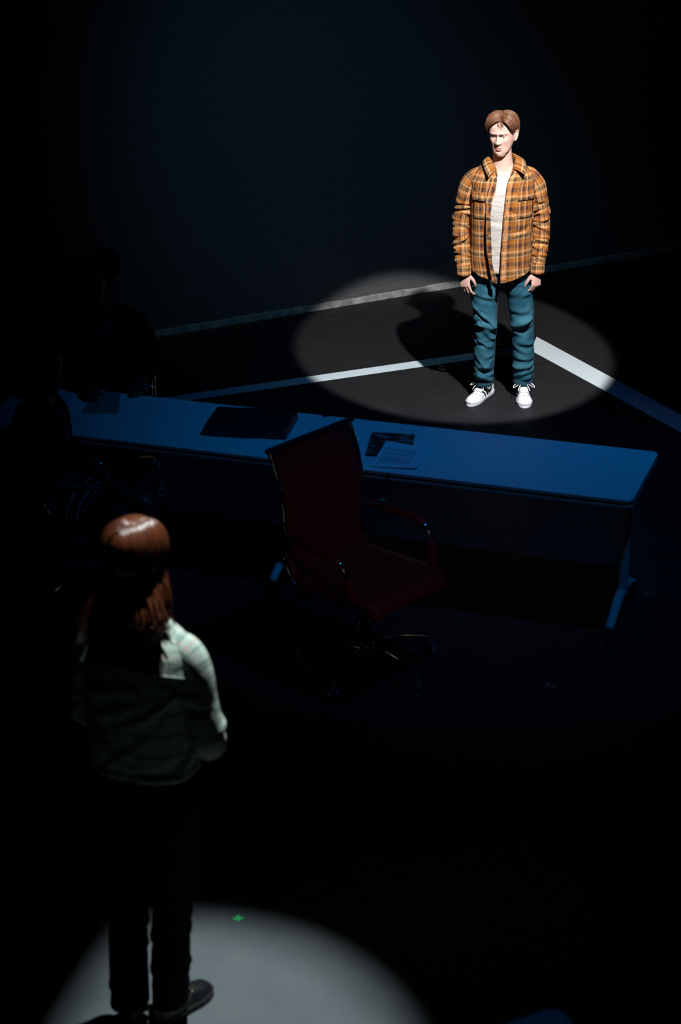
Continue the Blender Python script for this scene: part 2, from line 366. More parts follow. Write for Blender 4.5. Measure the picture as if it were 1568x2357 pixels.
# added unseen lamp body; its blade blocks the left of the woman's light pool
lt = thing('added_lamp_body', 'added unseen black lamp body above the woman, its blade blocking part of her light', 'light blocker', LAMP_L)
dq = Vector(LAMP_D).normalized(); sx_ = Vector((1, 0, 0)); sx_ = (sx_ - dq * sx_.dot(dq)).normalized(); sy_ = dq.cross(sx_)
lm = Matrix(((sx_.x, sy_.x, dq.x, 0), (sx_.y, sy_.y, dq.y, 0), (sx_.z, sy_.z, dq.z, 0), (0, 0, 0, 1)))
b = MB(); G = [[(r_q * math.cos(a), r_q * math.sin(a), z_q) for a in np.linspace(0, 2 * math.pi, 28, endpoint=False)] for z_q, r_q in ((-.34, .02), (-.33, .10), (-.08, .11), (-.06, .085), (.30, .085), (.30, .078), (-.05, .078))]
b.grid(np.array(G), closed=True); b.xform(lm); b.build('housing', M['black'], lt)
b = MB(); G = [[(r_q * math.cos(a), r_q * math.sin(a), z_q) for a in np.linspace(0, 2 * math.pi, 28, endpoint=False)] for z_q, r_q in ((.29, .086), (.31, .16), (.312, .16), (.292, .080))]
b.grid(np.array(G), closed=True); b.xform(lm); b.build('front_frame', M['black'], lt)
b = MB(); dirv_ = A(-.36, -1.0, 0)         # cut edge on the floor runs from (-.72, 5.35) towards (-1.08, 4.35)
e0, e1 = A(-.73, 5.35, 0), A(-1.03, 4.24, 0); l0 = A(*LAMP_L); f = .40 / 5.2
p0_, p1_ = l0 + (e0 - l0) * f * 1.0, l0 + (e1 - l0) * f; ex_ = (p1_ - p0_); ex_ /= np.linalg.norm(ex_); ot = A(-.9, .3, 0); ot -= ex_ * (ot @ ex_); ot /= np.linalg.norm(ot)
q0, q1 = p0_ - ex_ * .10, p1_ + ex_ * .06
b.add([q0, q1, q1 + ot * .13, q0 + ot * .13, q0 + A(0, 0, .002), q1 + A(0, 0, .002), q1 + ot * .13 + A(0, 0, .002), q0 + ot * .13 + A(0, 0, .002)], [(0, 1, 2, 3), (7, 6, 5, 4), (0, 4, 5, 1), (1, 5, 6, 2), (2, 6, 7, 3), (3, 7, 4, 0)])
b.xform(Matrix.Translation(-Vector(LAMP_L))); b.build('beam_blocker', M['black'], lt, smooth=False)
b = MB(); b.tube([(-.16, 0, -.05), (-.17, 0, .20), (0, 0, .26), (.17, 0, .20), (.16, 0, -.05)], [.008] * 5, 8, (0, 1, 0), dense=24); b.tube([(0, 0, .26), (0, 0, .40)], [.012] * 2, 10, (1, 0, 0)); b.build('yoke', M['black'], lt)
gb = MB(); gb.tube([(LAMP_L[0] - 2.2, LAMP_L[1], 5.440), (LAMP_L[0] + 2.2, LAMP_L[1], 5.440)], [.024] * 2, 16, (0, 0, 1), rounded=False)
tag(gb.build('added_pipe', M['black']), 'added unseen black pipe overhead that carries the lamp body', 'pipe')  # unseen pipe, added only to hold the blocking lamp body

# ------------------------------------------------------------------ tables
TD = A(.934, -.356, 0); TD /= np.linalg.norm(TD); TW = A(-TD[1], TD[0], 0)    # TW points away from camera
TANG = math.atan2(TD[1], TD[0]); TL_, TWD = 1.655, .60
def rrect(hx, hy, r, n=8):
    P = []
    for cx, cy, a0 in ((hx - r, hy - r, 0), (-hx + r, hy - r, 90), (-hx + r, -hy + r, 180), (hx - r, -hy + r, 270)):
        for k in range(n + 1): a = R(a0 + 90 * k / n); P.append((cx + r * math.cos(a), cy + r * math.sin(a)))
    return np.array(P)
def slab(mb, hx, hy, r, z0, z1, ch=.0012):
    G = [np.c_[rrect(hx - d, hy - d, r), np.full(36, z)] for d, z in ((ch, z0), (0, z0 + ch), (0, z1 - ch), (ch, z1))]
    mb.grid(np.array(G), closed=True, cap0=True, cap1=True)
def make_table(label):
    t = thing('folding_table', label, 'table', group='white-topped conference tables')
    b = MB(); slab(b, TL_ / 2, TWD / 2, .035, .722, .740); b.build('tabletop', M['laminate'], t, smooth=False)
    b = MB(); slab(b, TL_ / 2 + .0012, TWD / 2 + .0012, .036, .7255, .7375, .0005); b.build('edge_band', M['edge'], t, smooth=False)
    b = MB(); slab(b, TL_ / 2 - .006, TWD / 2 - .006, .03, .712, .7225); b.build('groove', M['black'], t, smooth=False)
    b = MB(); slab(b, TL_ / 2 - .001, TWD / 2 - .001, .034, .700, .712); b.build('under_frame', M['edge'], t, smooth=False)
    b = MB(); b.box((0, 0, .655), (TL_ - .3, .05, .05)); b.build('cross_beam', M['black'], t, smooth=False, bevel=.006)
    for sx in (-1, 1):
        x = sx * (TL_ / 2 - .085)
        b = MB(); b.tube([(x, 0, .60), (x, 0, .700)], [(.020, .026)] * 2, 16, (1, 0, 0), rounded=False); b.build('leg_collar', M['steelgrey'], t, bevel=.002)
        leg = MB()
        leg.tube([(x, 0, .62), (x, 0, .30), (x, 0, .12)], [(.027, .032), (.027, .032), (.026, .034)], 18, (1, 0, 0), dense=14, rounded=False)
        lo = leg.build('leg', M['steelgrey'], t)
        for sy in (-1, 1):
            f = MB(); f.tube([(x, sy * .0, .150), (x, sy * .10, .140), (x, sy * .20, .105), (x, sy * .262, .075)], [(.024, .024), (.023, .022), (.021, .018), (.019, .016)], 14, (1, 0, 0), dense=14, rounded=False)
            f.build('foot', M['steelgrey'], t)
            k = MB()
            for q in (-.012, .012): k.tube([(x + q - .006, sy * .25, .025), (x + q + .006, sy * .25, .025)], [.025, .025], 18, rounded=False)
            k.box((x, sy * .25, .048), (.02, .026, .03)); k.build('castor', M['black'], t, smooth=False)
    b = MB(); b.box((-.3, -TWD / 2 - .001, .718), (.014, .006, .034)); b.build('clip', M['black'], t, smooth=False)
    return t
def copy_tree(o, label=None):
    c = o.copy(); COL.objects.link(c)
    for ch in list(o.children):
        d = ch.copy(); COL.objects.link(d); d.parent = c; d.matrix_parent_inverse = Matrix()
        for g in ch.children: e = g.copy(); COL.objects.link(e); e.parent = d
    if label: c['label'] = label
    return c
def put_table(t, far_right, ang=TANG):
    u = A(math.cos(ang), math.sin(ang), 0); v = A(-u[1], u[0], 0)
    c = A(*far_right, 0) - u * TL_ / 2 - v * TWD / 2; t.location = c; t.rotation_euler = (0, 0, ang)
t1 = make_table('white-topped table with the booklet and printed sheet, nearest the spotlit man'); put_table(t1, (1.49, 7.769))
t2 = copy_tree(t1, 'white-topped table carrying the black case, its left end behind two seated people'); sf = A(1.49, 7.769, 0) - TD * (TL_ + .004); put_table(t2, sf[:2])
t3 = copy_tree(t1, 'white-topped table of which only one corner shows at the bottom right')
a3 = math.atan2(-.91, .41)
# its corner (0.545, 3.869) is the end of a long side that runs towards the camera
u = A(math.cos(a3), math.sin(a3), 0); v = A(-u[1], u[0], 0); cc = A(.545, 3.869, 0) + u * TL_ / 2 - v * TWD / 2
t3.location = cc; t3.rotation_euler = (0, 0, a3)

# ------------------------------------------------------------------ things on the tables
def quad_ang(p, q): return math.atan2(q[1] - p[1], q[0] - p[0])
ZT = .7405
# black case
c0 = A(-.425, 8.222); an = quad_ang((-.639, 8.115), (-.245, 8.036))
cs = thing('hard_case', 'closed black hard case with two latches lying on the left table', 'case', (*c0, ZT), an)
b = MB(); slab(b, .205, .142, .012, .0, .022, .002); b.build('case_base', M['case'], cs, smooth=False)
b = MB(); slab(b, .2055, .1425, .012, .022, .028, .001); b.build('rim', M['caserim'], cs, smooth=False)
b = MB(); slab(b, .205, .142, .012, .028, .048, .003); b.build('lid', M['case'], cs, smooth=False)
for x in (-.135, .135):
    b = MB(); b.box((x, -.145, .026), (.034, .007, .026)); b.build('latch', M['caserim'], cs, smooth=False, bevel=.002)
b = MB(); b.tube([(-.05, -.147, .02), (-.045, -.156, .02), (.045, -.156, .02), (.05, -.147, .02)], [.004] * 4, 8); b.build('handle', M['case'], cs)
# booklet with a dark photo cover
def sheet_mat(name, kind):
    m = mat(name, (.7, .72, .75), .6); uv = N(m, 'ShaderNodeUVMap'); return m, uv
m, uv = sheet_mat('booklet_cover', 0)
n = N(m, 'ShaderNodeTexNoise', i_Scale=1.0, i_Detail=3); mp = N(m, 'ShaderNodeMapping'); mp.inputs['Scale'].default_value = (14, 22, 1)
L(m, uv.outputs[0], mp.inputs[0]); L(m, mp.outputs[0], n.inputs['Vector'])
r = N(m, 'ShaderNodeValToRGB'); e = r.color_ramp.elements; e[0].position = .50; e[0].color = (.012, .012, .014, 1); e[1].position = .72; e[1].color = (.42, .44, .46, 1)
L(m, n.outputs['Fac'], r.inputs[0]); L(m, r.outputs[0], bsdf(m).inputs['Base Color']); M['booklet'] = m
def sheet(name, pts, mt, label, cat, th=.0012, z=ZT, curl=0, seed=0):
    P = np.array(pts, float); c = P.mean(0); P = P - c; G = []; V = []
    n = 14
    for j in range(n + 1):
        row = []
        for i in range(n + 1):
            s, t = i / n, j / n
            p = P[3] * (1 - s) * (1 - t) + P[2] * s * (1 - t) + P[1] * s * t + P[0] * (1 - s) * t
            row.append((p[0], p[1], curl * (s ** 3) * .6 + curl * ((1 - t) ** 4) * s))
        G.append(row)
    mb = MB(); G = np.array(G)
    wd = np.linalg.norm(P[1] - P[0]); hd = np.linalg.norm(P[3] - P[0])
    mb.grid(G, U=np.linspace(0, wd, n + 1), V=np.linspace(0, hd, n + 1))
    o = mb.build(name, mt, smooth=False); md = o.modifiers.new('t', 'SOLIDIFY'); md.thickness = th; md.offset = 1
    o.location = (c[0], c[1], z); return tag(o, label, cat)
bk = sheet('booklet', [(.161, 8.110), (.369, 8.066), (.332, 7.765), (.121, 7.811)], M['booklet'], 'booklet with a dark photographic cover lying half under the printed sheet', 'booklet', .003)
m, uv = sheet_mat('printed_page', 1)
sx = N(m, 'ShaderNodeSeparateXYZ'); L(m, uv.outputs[0], sx.inputs[0])
def rng_mask(sock, lo, hi):
    a = N(m, 'ShaderNodeMath', operation='GREATER_THAN'); a.inputs[1].default_value = lo; L(m, sock, a.inputs[0])
    b = N(m, 'ShaderNodeMath', operation='LESS_THAN'); b.inputs[1].default_value = hi; L(m, sock, b.inputs[0])
    c = N(m, 'ShaderNodeMath', operation='MULTIPLY'); L(m, a.outputs[0], c.inputs[0]); L(m, b.outputs[0], c.inputs[1]); return c.outputs[0]
def mul(a, b, op='MULTIPLY'):
    c = N(m, 'ShaderNodeMath', operation=op); L(m, a, c.inputs[0]); L(m, b, c.inputs[1]); return c.outputs[0]
lines = stripe_ramp(m, sx.outputs[1], .0095, [(0, (1, 1, 1)), (.5, (0, 0, 0))])
n = N(m, 'ShaderNodeTexNoise', i_Scale=1.0); mp = N(m, 'ShaderNodeMapping'); mp.inputs['Scale'].default_value = (420, 105, 1); L(m, uv.outputs[0], mp.inputs[0]); L(m, mp.outputs[0], n.inputs['Vector'])
gt = N(m, 'ShaderNodeMath', operation='GREATER_THAN'); gt.inputs[1].default_value = .42; L(m, n.outputs['Fac'], gt.inputs[0])
paras = mul(mul(rng_mask(sx.outputs[1], .205, .245), rng_mask(sx.outputs[1], .155, .195), 'ADD'), rng_mask(sx.outputs[1], .05, .143), 'ADD')
ink = mul(mul(mul(lines, gt.outputs[0]), paras), rng_mask(sx.outputs[0], .02, .185))
x = N(m, 'ShaderNodeMix', data_type='RGBA'); x.inputs[6].default_value = (.80, .82, .84, 1); x.inputs[7].default_value = (.25, .25, .26, 1)
L(m, ink, x.inputs[0]); L(m, x.outputs[2], bsdf(m).inputs['Base Color']); M['page'] = m
sheet('printed_sheet', [(.226, 7.986), (.435, 7.876), (.355, 7.615), (.146, 7.676)], M['page'], 'white printed sheet of text overlapping the dark booklet on the right table', 'paper', .0006, z=.7445, curl=.006)
sheet('card_folder', [(-1.257, 8.779), (-1.117, 8.756), (-1.10, 8.457), (-1.29, 8.478)], M['folder'], 'grey card folder under the hands of the person behind the left table', 'folder', .003)
sheet('paper_sheet', [(-1.36, 8.79), (-1.245, 8.765), (-1.285, 8.470), (-1.39, 8.49)], M['paper'], 'white sheet of paper showing at the left edge of the grey folder', 'paper', .0006, z=ZT)

# ------------------------------------------------------------------ office chairs (facing +y locally)
def make_chair(label, mu, ms, phase, cat='chair', top=1.04):
    t = thing('office_chair', label, cat)
    hw = .245
    # backrest: thin sling from seat rear to the top bar
    prof = spline([(-.205, .475), (-.245, .56), (-.235, .70), (-.245, .84), (-.280, .965), (-.315, 1.040)], 26)
    prof = prof[:int(np.searchsorted(prof[:, 1], top)) + 1]
    G = [[(x, y + .012 * math.cos(x / hw * math.pi / 2) * -1, z) for x in np.linspace(-hw + .012, hw - .012, 13)] for y, z in prof]
    b = MB(); b.grid(np.array(G)); b.build('backrest', mu, t, solid=.012)
    # seat cushion
    prof2 = spline([(-.225, .462), (-.1, .462), (.10, .470), (.215, .472), (.262, .452), (.272, .425)], 22)
    G = [[(x, y, z + .006 * (1 - (x / hw) ** 2)) for x in np.linspace(-hw + .008, hw - .008, 13)] for y, z in prof2]
    b = MB(); b.grid(np.array(G)); b.build('seat', mu, t, solid=.036)
    # side frames
    for s in (-1, 1):
        b = MB(); P = [(s * hw, y - .006, z) for y, z in prof[::-1]] + [(s * hw, -.20, .452), (s * hw, -.1, .440), (s * hw, .1, .444), (s * hw, .22, .444), (s * hw, .262, .425)]
        b.tube(P, [.010] * len(P), 10, (1, 0, 0)); b.build('side_rail', M['chrome'], t)
    b = MB(); b.tube([(-hw - .012, prof[-1][0], prof[-1][1] + .004), (hw + .012, prof[-1][0], prof[-1][1] + .004)], [.013] * 2, 14, (0, 0, 1)); b.build('top_bar', M['black'], t)
    for z0, yy in ((.44, -.12), (.435, .10)):
        b = MB(); b.tube([(-hw, yy, z0), (0, yy, z0 - .012), (hw, yy, z0)], [.009] * 3, 8); b.build('cross_bar', M['chrome'], t)
    for s in (-1, 1):
        P = spline([(s * hw, -.235, .665), (s * (hw + .018), -.10, .672), (s * (hw + .022), .05, .668), (s * (hw + .022), .115, .645), (s * (hw + .020), .150, .59), (s * (hw + .01), .165, .52), (s * hw, .175, .445)], 30)
        b = MB(); b.tube(P, [(.011, .014)] * 30, 12, (1, 0, 0)); ar = b.build('armrest', M['chrome'], t)
        q = MB(); q.tube(P[4:14], [(.017, .021)] * 10, 14, (1, 0, 0)); q.build('arm_sleeve', ms, ar)
        q = MB(); q.tube(P[20:27], [(.016, .019)] * 7, 14, (1, 0, 0)); q.build('arm_sleeve', ms, ar)
    b = MB(); b.box((0, 0, .405), (.17, .19, .045)); b.build('tilt_mechanism', M['black'], t, smooth=False, bevel=.01)
    b = MB(); b.tube([(.05, .02, .40), (.20, .03, .395)], [.005] * 2, 8); b.tube([(.20, .03, .395), (.235, .032, .39)], [.009] * 2, 8); b.build('lever', M['black'], t)
    b = MB(); b.tube([(0, 0, .10), (0, 0, .26)], [.026, .026], 20, (1, 0, 0), rounded=False); b.tube([(0, 0, .26), (0, 0, .40)], [.015, .015], 16, (1, 0, 0), rounded=False); b.build('gas_lift', M['black'], t)
    b = MB(); b.tube([(0, 0, .075), (0, 0, .13)], [.038, .034], 20, (1, 0, 0), rounded=False); b.build('hub', M['chrome'], t, bevel=.003)
    for k in range(5):
        a = phase + k * 2 * math.pi / 5; d = A(math.cos(a), math.sin(a), 0)
        b = MB(); P = [d * r + A(0, 0, z) for r, z in ((.02, .108), (.10, .118), (.20, .110), (.28, .088), (.315, .076))]
        b.tube(P, [(.016, .022), (.013, .018), (.011, .015), (.010, .014), (.010, .014)], 12, (0, 0, 1), dense=20); b.build('base_arm', M['chrome'], t)
        c = d * .318; n_ = A(-d[1], d[0], 0); k_ = MB()
        al = a + .7; n_ = A(-math.sin(al), math.cos(al), 0)
        for s in (-1, 1):
            k_.tube([c + n_ * (s * .016 - .007) + A(0, 0, .028), c + n_ * (s * .016 + .007) + A(0, 0, .028)], [.028] * 2, 22, (0, 0, 1), rounded=False)
        cst = k_.build('castor', M['black'], t, smooth=False, bevel=.003)
        q = MB()
        for s in (-1, 1):
            cc = c + n_ * (s * .0235) + A(0, 0, .028); P = [cc + (A(0, 0, 1) * math.cos(w_) + A(n_[1], -n_[0], 0) * math.sin(w_)) * .023 for w_ in np.linspace(0, 2 * math.pi, 25)]
            q.tube(P, [.0018] * 25, 6, tuple(n_), rounded=False)
        q.tube([c + A(0, 0, .05), c + A(0, 0, .075)], [.007] * 2, 8, (1, 0, 0)); q.build('wheel_trim', M['steelgrey'], cst)
    return t
rc = make_chair('empty red leather office chair with chrome arms in front of the tables', M['red'], M['redsleeve'], R(25 + 135))
rc.location = (.10, 7.10, 0); rc.rotation_euler = (0, 0, R(-45 - 90))
bc = make_chair('dark office chair with chrome arms under the person in the patterned dress', M['blackleather'], M['blackleather'], R(10), top=.80)
bc.location = (-1.36, 7.83, 0); bc.rotation_euler = (0, 0, R(-22 - 90))
bc2 = copy_tree(bc, 'dark office chair under the person seated behind the left table')
bc2.location = (-1.27, 9.28, 0); bc2.rotation_euler = (0, 0, R(180))

#@@PEOPLE@@
# ------------------------------------------------------------------ people: shared builders
HEAD_T = [(-.118, .010, .062, -.048), (-.114, .022, .074, -.034), (-.105, .036, .080, -.012), (-.090, .047, .083, .012), (-.072, .055, .084, .040), (-.050, .062, .084, .064),
          (-.025, .069, .085, .082), (.0, .073, .086, .092), (.025, .076, .090, .096), (.050, .075, .089, .096), (.072, .070, .082, .090), (.090, .060, .070, .078), (.104, .045, .052, .060), (.113, .028, .032, .038), (.118, .006, .006, .008)]
def head_point(ph, z, infl=0.0):
    """ph = 0 at the face, + to the head's left; returns point(s) in head coordinates, front = -y"""
    k = (abs(z) / .118); zz = np.clip(z, -.118, .118)
    w_, f_, b_ = sinterp(zz, HEAD_T)
    cy = (b_ - f_) / 2; hd = (f_ + b_) / 2
    c, s = np.cos(ph), np.sin(ph); e = 2 / 2.25
    x = (w_ + infl) * np.sign(s) * np.abs(s) ** e; y = cy - (hd + infl) * np.sign(c) * np.abs(c) ** e
    return np.stack([x, y, np.full_like(x, z)], -1)
def make_head(mb, Mx, female=False, nose=1.0):
    st = mb.n; G = []; n = 120
    zs = np.concatenate([-.1179 + .012 * np.linspace(0, 1, 8) ** 1.6, np.linspace(-.104, .100, 84), .102 + .0158 * np.linspace(0, 1, 10) ** .7])
    ph = np.linspace(-np.pi, np.pi, n, endpoint=False)
    for z in zs:
        P = head_point(ph, z); x = P[:, 0]; front = np.clip((np.cos(ph) - .1) / .5, 0, 1)
        g = lambda x0, z0, sx, sz: np.exp(-((x - x0) / sx) ** 2) * math.exp(-((z - z0) / sz) ** 2)
        d = 0 * x
        # nose
        t = np.clip((.022 - z) / .057, 0, 1); h = .004 + .021 * t ** 1.25
        under = 1 / (1 + math.exp(-(z + .0405) / .0018)); top = 1 / (1 + math.exp((z - .020) / .006))
        d += nose * h * under * top * np.exp(-(np.abs(x) / (.0065 + .006 * t)) ** 2.2)
        d += nose * .0085 * (g(.0135, -.034, .006, .0075) + g(-.0135, -.034, .006, .0075)) * under
        # sockets, brow, cheeks
        for s in (-1, 1):
            d -= .0150 * g(s * .029, .004, .0165, .0100)
            d -= .006 * g(s * .014, .008, .008, .010)
            d += .0085 * np.exp(-((x - s * .028) / .024) ** 2) * math.exp(-((z - .0190) / .0070) ** 2)
            d += .0050 * g(s * .043, -.024, .018, .016)
            d -= .0035 * g(s * .040, -.060, .016, .018)
            d -= .0020 * g(s * .026, -.067, .006, .006)
        d += .003 * g(0, .028, .014, .008)
        # lips and chin
        d += .0040 * g(0, -.0605, .017, .0040) + .0046 * g(0, -.0725, .015, .0046) - .0045 * np.exp(-(x / .022) ** 4) * math.exp(-((z + .0668) / .0018) ** 2)
        d -= .0035 * g(0, -.0835, .016, .005); d += .0065 * g(0, -.101, .017, .010)
        d -= .0018 * g(0, -.051, .004, .007)
        P[:, 1] -= d * front
        G.append(P)
    mb.grid(np.array(G), closed=True, cap0=True, cap1=True)
    for s in (-1, 1):     # ears
        a = mb.n
        P = [(s * .004, -.002, -.030), (s * .010, .004, -.022), (s * .016, .010, -.004), (s * .019, .012, .012), (s * .016, .006, .024), (s * .008, -.004, .022)]
        mb.tube(P, [(.006, .006), (.008, .006), (.008, .005), (.008, .005), (.007, .005), (.005, .005)], 10, (0, 1, 0), dense=14)
        mb.tube([(s * .000, -.002, -.02), (s * .008, .004, 0), (s * .006, .002, .018)], [(.012, .006), (.013, .004), (.010, .005)], 10, (0, 1, 0), dense=8)
        for i in range(a, mb.n): p = mb.v[i]; mb.v[i] = (p[0] + s * .068, p[1] + .006, p[2] - .006)
    mb.xform(Mx, st)
def head_matrix(loc, yaw=0, pitch=0, roll=0, sc=1.0):
    return Matrix.Translation(Vector(loc)) @ Matrix.Rotation(yaw, 4, 'Z') @ Matrix.Rotation(roll, 4, 'Y') @ Matrix.Rotation(pitch, 4, 'X') @ Matrix.Scale(sc, 4)
def eyes(root, Mx, look=(0, -1, -.1)):
    for s in (-1, 1):
        b = MB(); b.sphere((s * .0305, -.0672, .0035), .0116, 16, 12); b.xform(Mx); e = b.build('eye', M['eyewhite'], root)
        c = A(s * .0305, -.0672, .0035); lk = A(*look); lk /= np.linalg.norm(lk)
        q = MB(); q.sphere(c + lk * .0078, .0055, 12, 8); q.xform(Mx); q.build('iris', M['iris'], e)
def face_bits(root, Mx, browmat, lipmat=True):
    for s in (-1, 1):
        b = MB(); P = []
        for k in np.linspace(0, 1, 8):
            x = s * (.011 + .037 * k); z = .0150 + .0035 * math.sin(k * 2.4) + .001 * k
            ph = math.asin(min(.99, abs(x) / .078)) * s; p = head_point(np.array([ph]), z)[0]; P.append((x, p[1] - .0065 + .007 * k ** 2, z))
        b.tube(P, [(.0022 + .0010 * math.sin(k * 3), .0014) for k in np.linspace(.1, .95, 8)], 8, (0, 0, 1)); b.xform(Mx); b.build('eyebrow', browmat, root)
        # upper eyelid
        b = MB(); P = [A(s * .0305, -.0672, .0035) + .0122 * A(math.sin(a) * .98, -math.cos(a) * .93, .42 - .22 * a * a) for a in np.linspace(-1.1, 1.1, 9)]
        b.tube(P, [(.0036, .0022)] * 9, 8, (0, 0, 1))
        P = [A(s * .0305, -.0665, .0030) + .0118 * A(math.sin(a) * .98, -math.cos(a) * .95, -.52 + .22 * a * a) for a in np.linspace(-1.1, 1.1, 9)]
        b.tube(P, [(.0018, .0012)] * 9, 8, (0, 0, 1)); b.xform(Mx); b.build('eyelid', M['skin'], root)
    if lipmat:
        for nm, z0, hh, dy in (('upper_lip', -.0618, .0032, .0885), ('lower_lip', -.0718, .0042, .0890)):
            b = MB(); P = [(x, -dy + .0012 + 14 * x * x, z0 + (.0010 if nm[0] == 'u' and .002 < abs(x) < .012 else 0) - 2.0 * x * x * (1 if nm[0] == 'u' else -3)) for x in np.linspace(-.0185, .0185, 13)]
            b.tube(P, [(.85 * hh * (1 - (abs(x) / .0205) ** 2) + .0005, .0022 * (1 - (abs(x) / .0215) ** 2) + .0004) for x in np.linspace(-.0185, .0185, 13)], 8, (0, 0, 1)); b.xform(Mx); b.build(nm, M['lips'], root)
def hand(mb, wrist, d, t, curl=.5, scale=1.0, spread=.12, thumb_curl=.3, curls=None):
    """d = towards fingertips, t = towards thumb; palm normal p = side the fingers curl to"""
    d = A(*d); d /= np.linalg.norm(d); t = A(*t); t -= d * (t @ d); t /= np.linalg.norm(t)
    return d, t
def add_hand(mb, wrist, d, t, palm, curls=(.4, .5, .55, .6), scale=1.0, spread=.10, thumb=(.9, .3)):
    d, t = hand(mb, wrist, d, t); w0 = A(*wrist); p = A(*palm); p -= d * (p @ d); p -= t * (p @ t); p /= np.linalg.norm(p); s = scale
    # palm
    G = []; th = np.linspace(0, 2 * np.pi, 20, endpoint=False)
    for l, hw_, ht, off in ((-.04, .027, .021, 0), (-.01, .028, .020, 0), (.015, .035, .017, .002), (.045, .041, .016, 0), (.075, .042, .0145, -.002), (.092, .040, .012, -.003), (.097, .034, .008, -.003)):
        c = w0 + d * l * s + t * off * s
        G.append(c + np.outer(np.cos(th), t) * hw_ * s + np.outer(np.sin(th), p) * ht * s)
    mb.grid(np.array(G), closed=True, cap0=True, cap1=True)
    # fingers index..little
    offs = (.030, .0100, -.0105, -.0300); lens = ((.042, .026, .021), (.046, .030, .022), (.043, .028, .021), (.034, .021, .019)); rr = (.0090, .0092, .0088, .0078); base = (.088, .091, .088, .080)
    for k in range(4):
        dirv = d + t * spread * (1.2 - .9 * k) * .8; dirv /= np.linalg.norm(dirv)
        pos = w0 + (d * base[k] + t * offs[k]) * s; pts = [pos - dirv * .02 * s, pos]; a = 0
        for j, l in enumerate(lens[k]):
            a += curls[k] * (.75, 1.0, .7)[j]; v = dirv * math.cos(a) + p * math.sin(a); pos = pos + v * l * s; pts.append(pos)
        r = rr[k] * s; mb.tube(pts, [r * 1.08, r * 1.1, r * 1.0, r * .93, r * .78], 10, tuple(t), dense=16)
        for q in (1, 2, 3): mb.sphere(pts[q] - p * .001, r * 1.06, 10, 6)
    # thumb
    pos = w0 + (d * .012 + t * .022 + p * .004) * s; a0, cu = thumb; pts = [pos]
    v = d * math.cos(a0) + t * math.sin(a0); 
    for j, l in enumerate((.042, .034, .027)):
        ang = a0 - cu * j * .9; v = d * math.cos(ang) + t * math.sin(ang) + p * (.25 + .15 * j) ; v /= np.linalg.norm(v); pos = pos + v * l * s; pts.append(pos)
    mb.tube(pts, [.0135 * s, .0125 * s, .0105 * s, .0085 * s], 10, tuple(p), dense=14)
def ell_ring(c, a, b, n, e=2.3, ph0=0):
    ph = np.linspace(0, 2 * np.pi, n, endpoint=False) + ph0; ee = 2 / e
    return np.stack([c[0] + a * np.sign(np.sin(ph)) * np.abs(np.sin(ph)) ** ee, c[1] - b * np.sign(np.cos(ph)) * np.abs(np.cos(ph)) ** ee, np.full(n, c[2])], 1)
def torso(mb, T, n=40, m=40, e=2.3):
    T = np.array(T, float); zs = np.linspace(T[:, 0].min(), T[:, 0].max(), m); G = []
    for z in zs:
        cx, cy, a, b = sinterp(z, T); G.append(ell_ring((cx, cy, z), a, b, n, e))
    mb.grid(np.array(G), closed=True, cap0=True, cap1=True)
def locks(mb, paths, r0, n=5, flat=.55):
    for P, r in paths:
        m = len(P); u = np.linspace(0, 1, m); rad = r * np.clip(np.minimum(u * 6 + .3, 1) * np.minimum((1 - u) * 2.2 + .12, 1), .05, 1)
        T = np.gradient(P, axis=0); T /= np.linalg.norm(T, axis=1)[:, None] + 1e-9
        nrm = P - P.mean(0); G = []
        ref = A(0, 0, 1) if abs(T[0][2]) < .9 else A(1, 0, 0); a = np.cross(T[0], ref); a /= np.linalg.norm(a) + 1e-9
        th = np.linspace(0, 2 * np.pi, n, endpoint=False)
        for j in range(m):
            a = a - T[j] * (a @ T[j]); a /= np.linalg.norm(a) + 1e-9; b_ = np.cross(T[j], a)
            G.append(P[j] + np.outer(np.cos(th) * rad[j], a) + np.outer(np.sin(th) * rad[j] * flat, b_))
        L_ = np.concatenate([[0], np.cumsum(np.linalg.norm(np.diff(P, axis=0), axis=1))]); o = rng.uniform(0, 9)
        mb.grid(np.array(G), closed=True, V=L_, U=np.linspace(o, o + .02, n + 1), cap0=True, cap1=True)

# ------------------------------------------------------------------ the man in the spotlight
MX, MY = 1.021, 10.467
man = thing('person', 'person with short brown hair in orange plaid shirt and jeans, standing in the spotlight', 'person', (MX, MY, 0))
HM = head_matrix((-.020, .005, 1.661), R(-23), R(3), R(-2), 1.02)
bd = MB()
make_head(bd, HM)
bd.tube([(-.020, .030, 1.60), (-.018, .030, 1.54), (-.015, .032, 1.48), (-.012, .035, 1.42)], [(.056, .056), (.056, .058), (.062, .062), (.085, .075)], 24, (1, 0, 0), dense=12)
bd.tube([(-.13, .01, 1.440), (-.07, -.035, 1.430), (-.025, -.040, 1.418)], [.009, .009, .009], 10, dense=8)
bd.tube([(.10, .01, 1.440), (.04, -.035, 1.430), (-.005, -.040, 1.418)], [.009, .009, .009], 10, dense=8)
TB = [(.82, -.02, .05, .11, .075), (.86, -.02, .05, .140, .088), (1.0, -.02, .04, .135, .085), (1.15, -.02, .03, .145, .09), (1.30, -.018, .03, .150, .095), (1.39, -.015, .03, .145, .085), (1.44, -.013, .035, .105, .07), (1.47, -.013, .035, .07, .06)]
torso(bd, TB)
bd.sphere((-.013, .010, 1.385), (.10, .078, .065), 24, 16)
ARM_L = [(-.150, .035, 1.405), (-.212, .035, 1.36), (-.235, .045, 1.24), (-.254, .05, 1.12), (-.252, .025, .99), (-.243, -.02, .845)]
ARM_R = [(.130, .035, 1.400), (.188, .035, 1.355), (.208, .045, 1.24), (.219, .05, 1.12), (.212, .025, .99), (.192, -.02, .845)]
